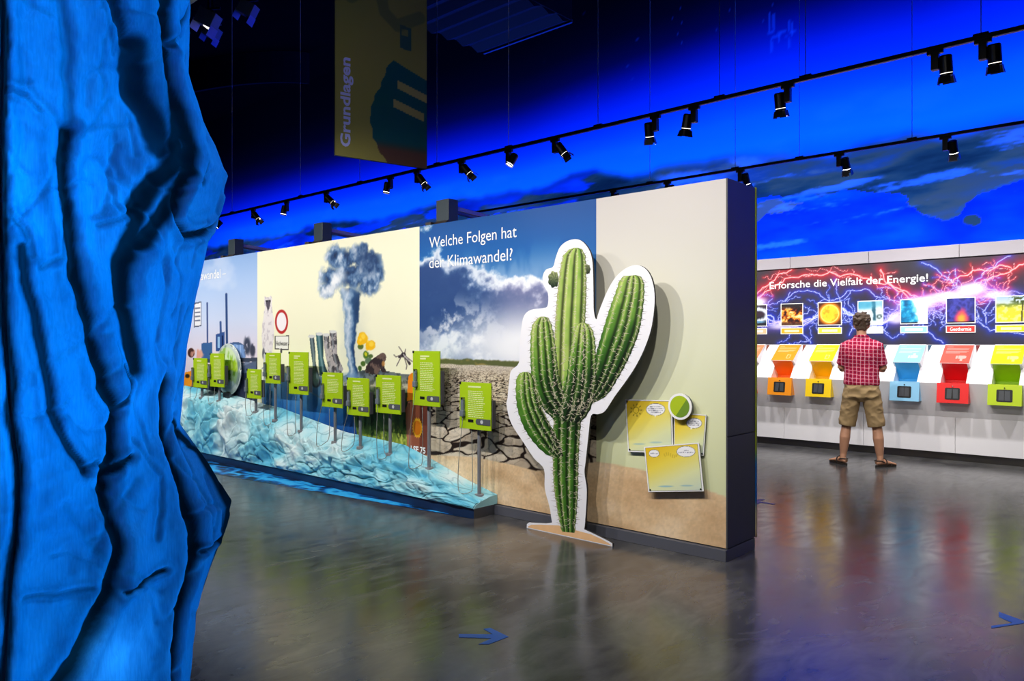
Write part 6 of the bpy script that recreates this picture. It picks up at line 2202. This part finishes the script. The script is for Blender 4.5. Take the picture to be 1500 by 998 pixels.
def person():
    t = empty('person', (-2.886, 9.394, 0), (0, 0, R(13)))
    tag(t, 'person with folded arms in red checked shirt and tan shorts, seen from behind', 'person')
    skin = plain('skin', rgb(206, 152, 122), 0.5, noise=0.08, scale=14)
    P = []
    # legs and feet
    for s in (-1, 1):
        hip, knee, ank = (s * 0.095, 0.0, 0.90), (s * 0.160, 0.015, 0.49), (s * 0.200, -0.02, 0.085)
        path = [hip, (s * 0.12, 0.005, 0.72), (s * 0.148, 0.012, 0.56), knee, (s * 0.170, 0.0, 0.42), (s * 0.180, -0.018, 0.33), (s * 0.190, -0.016, 0.22), (s * 0.197, -0.012, 0.13), ank, (s * 0.20, -0.02, 0.045)]
        P.append(loft(path, [(0.088, 0.095), (0.078, 0.085), (0.062, 0.066), (0.056, 0.058), (0.055, 0.060), (0.060, 0.066), (0.050, 0.053), (0.038, 0.041), (0.034, 0.042), (0.033, 0.045)]))
        ang = R(-s * 46)
        d = Vector((-math.sin(ang), math.cos(ang), 0))
        a0 = Vector((s * 0.20, -0.02, 0.0))
        P.append(loft([a0 - d * 0.055 + Vector((0, 0, 0.045)), a0 - d * 0.02 + Vector((0, 0, 0.055)), a0 + d * 0.05 + Vector((0, 0, 0.058)), a0 + d * 0.11 + Vector((0, 0, 0.046)), a0 + d * 0.165 + Vector((0, 0, 0.036)), a0 + d * 0.195 + Vector((0, 0, 0.032))],
                      [(0.026, 0.022), (0.034, 0.034), (0.036, 0.034), (0.043, 0.024), (0.044, 0.016), (0.034, 0.011)], ref=(d.y, -d.x, 0)))
        for k in range(5):
            off = (k - 2) * 0.017 * 1.0
            side = Vector((d.y, -d.x, 0)) * off
            L = 0.205 - abs(off + s * 0.02) * 0.5
            P.append(loft([a0 + side + d * 0.17 + Vector((0, 0, 0.032)), a0 + side + d * (L + 0.012) + Vector((0, 0, 0.030)), a0 + side + d * (L + 0.026) + Vector((0, 0, 0.026))], [0.0095, 0.010, 0.006], seg=10))
    # trunk, neck
    P.append(loft([(0, 0, 0.84), (0, -0.005, 0.92), (0, 0.0, 1.02), (0, 0.005, 1.14), (0, 0.0, 1.28), (0, -0.005, 1.40), (0, -0.012, 1.47), (0, -0.012, 1.51)],
                  [(0.14, 0.10), (0.165, 0.115), (0.155, 0.105), (0.158, 0.105), (0.178, 0.112), (0.19, 0.105), (0.15, 0.08), (0.07, 0.062)], seg=28))
    P.append(loft([(0, -0.012, 1.46), (0, -0.008, 1.54), (0, 0.004, 1.60), (0, 0.01, 1.64)], [(0.066, 0.062), (0.056, 0.058), (0.055, 0.060), (0.056, 0.06)]))
    # head: skull, jaw, nose, ears
    hp, hr = [], []
    for z_, rx, ry, cy in ((1.565, 0.030, 0.030, 0.055), (1.585, 0.050, 0.060, 0.040), (1.615, 0.062, 0.080, 0.025), (1.655, 0.070, 0.092, 0.016), (1.70, 0.075, 0.098, 0.012), (1.74, 0.073, 0.095, 0.008), (1.77, 0.060, 0.080, 0.005), (1.79, 0.036, 0.05, 0.004), (1.797, 0.012, 0.016, 0.004)):
        hp.append((0, cy, z_)); hr.append((rx, ry))
    P.append(loft(hp, hr, seg=28))
    P.append(loft([(0, 0.10, 1.70), (0, 0.118, 1.675), (0, 0.124, 1.655), (0, 0.108, 1.645)], [0.008, 0.011, 0.014, 0.010], seg=10))
    for s in (-1, 1):
        P.append(loft([(s * 0.070, 0.018, 1.625), (s * 0.080, 0.012, 1.645), (s * 0.084, 0.006, 1.672), (s * 0.076, 0.010, 1.692)], [(0.006, 0.010), (0.008, 0.017), (0.008, 0.019), (0.006, 0.010)], seg=12, ref=(1, 0, 0)))
        # brow and mouth relief
        P.append(loft([(s * 0.012, 0.103, 1.705), (s * 0.035, 0.098, 1.71), (s * 0.055, 0.082, 1.705)], [0.006, 0.008, 0.005], seg=8, ref=(0, 0, 1)))
    P.append(loft([(-0.022, 0.095, 1.622), (0, 0.105, 1.622), (0.022, 0.095, 1.622)], [0.005, 0.008, 0.005], seg=8, ref=(0, 0, 1)))
    # folded arms
    for s in (-1, 1):
        sh, el = Vector((s * 0.175, -0.005, 1.405)), Vector((s * 0.232, 0.06, 1.145))
        P.append(loft([sh + Vector((-s * 0.03, 0, 0.02)), sh, (sh * 0.6 + el * 0.4), el], [0.055, 0.054, 0.046, 0.041], ref=(0, 1, 0)))
        wr = Vector((-s * 0.02, 0.20, 1.16 + (0.03 if s > 0 else -0.01)))
        P.append(loft([el, el * 0.7 + wr * 0.3 + Vector((0, 0.03, 0)), el * 0.35 + wr * 0.65 + Vector((0, 0.03, 0)), wr], [0.041, 0.044, 0.036, 0.028], ref=(0, 0, 1)))
        hd = Vector((-s * 0.95, 0.02, 0.16)).normalized()
        palm = [wr, wr + hd * 0.03, wr + hd * 0.075, wr + hd * 0.095]
        P.append(loft(palm, [(0.026, 0.018), (0.036, 0.017), (0.040, 0.016), (0.036, 0.013)], ref=(0, 0, 1)))
        for k, L in enumerate((0.066, 0.078, 0.072, 0.056)):
            b0 = wr + hd * 0.088 + Vector((0, 0, 0.030 - k * 0.020))
            P.append(loft([b0, b0 + hd * L * 0.45 + Vector((0, -0.012, 0)), b0 + hd * L * 0.8 + Vector((0, -0.032, 0)), b0 + hd * L * 0.92 + Vector((0, -0.05, 0))], [0.0095, 0.009, 0.0085, 0.006], seg=10, ref=(0, 0, 1)))
        th = wr + hd * 0.03 + Vector((0, -0.004, 0.030))
        P.append(loft([th, th + hd * 0.03 + Vector((0, -0.008, 0.028)), th + hd * 0.06 + Vector((0, -0.016, 0.034))], [0.012, 0.011, 0.008], seg=10, ref=(0, 1, 0)))
    fuse('body', P, 0.0075, skin, t, 2)
    # shirt: trunk and short sleeves
    S = []
    S.append(loft([(0, -0.004, 0.955), (0, -0.004, 0.985), (0, 0.0, 1.08), (0, 0.004, 1.18), (0, 0.0, 1.29), (0, -0.006, 1.40), (0, -0.012, 1.465), (0, -0.010, 1.515), (0, -0.008, 1.545)],
                  [(0.195, 0.135), (0.198, 0.138), (0.190, 0.130), (0.190, 0.128), (0.205, 0.130), (0.212, 0.122), (0.165, 0.098), (0.088, 0.078), (0.074, 0.072)], seg=32))
    for s in (-1, 1):
        sh, el = Vector((s * 0.170, -0.005, 1.41)), Vector((s * 0.226, 0.05, 1.155))
        S.append(loft([sh + Vector((-s * 0.06, 0, 0.03)), sh, sh * 0.6 + el * 0.4, sh * 0.18 + el * 0.82, sh * 0.14 + el * 0.86], [0.065, 0.070, 0.062, 0.062, 0.060], ref=(0, 1, 0)))
    S.append(loft([(-0.05, -0.075, 1.535), (0.0, -0.088, 1.535), (0.05, -0.075, 1.535)], [(0.016, 0.012), (0.018, 0.012), (0.016, 0.012)], ref=(0, 0, 1), seg=12))
    sh_ = fuse('shirt', S, 0.008, plaid(), t, 3)
    # folds of the loose shirt
    me = sh_.data
    co = np.zeros(len(me.vertices) * 3)
    me.vertices.foreach_get('co', co)
    co = co.reshape(-1, 3)
    nz = ridged(co[:, 0] * 9 + co[:, 2] * 3, co[:, 2] * 11 - co[:, 0] * 4, 2001, 2) - 0.6
    k = 1 + nz * 0.055 * (1 - sstep(1.38, 1.5, co[:, 2]))
    co[:, 1] *= k
    co[:, 0] *= 1 + (k - 1) * 0.5
    me.vertices.foreach_set('co', co.ravel())
    me.update()
    # shorts
    H = [loft([(0, 0, 1.0), (0, 0, 0.97), (0, -0.006, 0.90), (0, -0.004, 0.82), (0, 0.0, 0.765)], [(0.180, 0.122), (0.184, 0.125), (0.196, 0.145), (0.195, 0.14), (0.13, 0.09)], seg=28)]
    for s in (-1, 1):
        H.append(loft([(s * 0.095, 0, 0.90), (s * 0.112, 0.0, 0.78), (s * 0.132, 0.004, 0.66), (s * 0.150, 0.008, 0.54), (s * 0.156, 0.01, 0.475), (s * 0.157, 0.01, 0.468)],
                      [(0.105, 0.128), (0.106, 0.122), (0.100, 0.108), (0.098, 0.104), (0.097, 0.103), (0.094, 0.10)]))
    sho = fuse('shorts', H, 0.008, plain('tan_cotton', rgb(172, 146, 108), 0.85, noise=0.08, scale=20, spec=0.1), t, 3)
    me = sho.data
    co = np.zeros(len(me.vertices) * 3)
    me.vertices.foreach_get('co', co)
    co = co.reshape(-1, 3)
    nz = ridged(co[:, 0] * 7 + co[:, 2] * 6, co[:, 2] * 10 - co[:, 0] * 5, 2011, 2) - 0.6
    co[:, 1] += np.sign(co[:, 1]) * nz * 0.028
    co[:, 0] += np.sign(co[:, 0]) * nz * 0.010
    me.vertices.foreach_set('co', co.ravel())
    me.update()
    for s in (-1, 1):
        box('back_pocket', s * 0.095 - 0.05, s * 0.095 + 0.05, -0.158, -0.150, 0.82, 0.825, plain('pocket_seam', rgb(140, 116, 84), 0.9), sho)
    # hair: short curls
    rh = random.Random(9)
    Hh = [loft([(0, -0.055, 1.60), (0, -0.035, 1.63), (0, -0.012, 1.68), (0, -0.004, 1.73), (0, 0.0, 1.775), (0, 0.004, 1.80), (0, 0.004, 1.812)], [(0.048, 0.022), (0.064, 0.050), (0.078, 0.086), (0.084, 0.100), (0.076, 0.092), (0.05, 0.064), (0.014, 0.02)], seg=28)]
    for k in range(120):
        a = rh.uniform(0, 2 * math.pi)
        z_ = rh.uniform(1.66, 1.815)
        rr = np.interp(z_, [1.6, 1.68, 1.74, 1.78, 1.80, 1.815], [0.06, 0.082, 0.09, 0.078, 0.058, 0.03])
        x_, y_ = math.cos(a) * rr, math.sin(a) * rr * 1.12 - 0.004
        if y_ > 0.05 and z_ < 1.745: continue
        p = Vector((x_, y_, z_))
        r_ = rh.uniform(0.011, 0.018)
        d = Vector((rh.uniform(-1, 1), rh.uniform(-1, 1), rh.uniform(-0.5, 1))) * 0.012
        Hh.append(loft([p - d, p, p + d], [r_ * 0.6, r_, r_ * 0.6], seg=8))
    hair_m = plain('brown_hair', rgb(78, 60, 46), 0.6, noise=0.45, scale=60, bump=0.8)
    fuse('hair', Hh, 0.006, hair_m, t, 1)
    # sandals
    leather = plain('sandal_leather', rgb(44, 36, 32), 0.6, noise=0.1, scale=30)
    for s in (-1, 1):
        ang = R(-s * 46)
        a0 = Vector((s * 0.20, -0.02, 0.0))
        sa = empty('sandal', a0, (0, 0, ang), t)
        out = []
        for k in range(28):
            th = 2 * math.pi * k / 28
            y_ = math.sin(th) * 0.145 + 0.078
            w = 0.044 + 0.007 * math.sin(th)
            out.append((math.cos(th) * w, y_))
        prism('sole', out, 0.02, leather, sa, axis='z')
        for pts, r_ in (([(-0.044, 0.12, 0.012), (-0.025, 0.13, 0.052), (0.025, 0.13, 0.052), (0.044, 0.12, 0.012)], 0.0065),
                        ([(-0.042, 0.06, 0.012), (-0.035, 0.06, 0.075), (0.0, 0.055, 0.095), (0.035, 0.06, 0.075), (0.042, 0.06, 0.012)], 0.0065),
                        ([(-0.036, 0.03, 0.06), (-0.038, -0.02, 0.075), (0.0, -0.072, 0.075), (0.038, -0.02, 0.075), (0.036, 0.03, 0.06)], 0.0065),
                        ([(0, 0.13, 0.055), (0.0, 0.09, 0.075), (0, 0.055, 0.098)], 0.006)):
            tube('strap', smooth_path(pts, 5), r_, leather, sa, seg=8)
    return t
person()
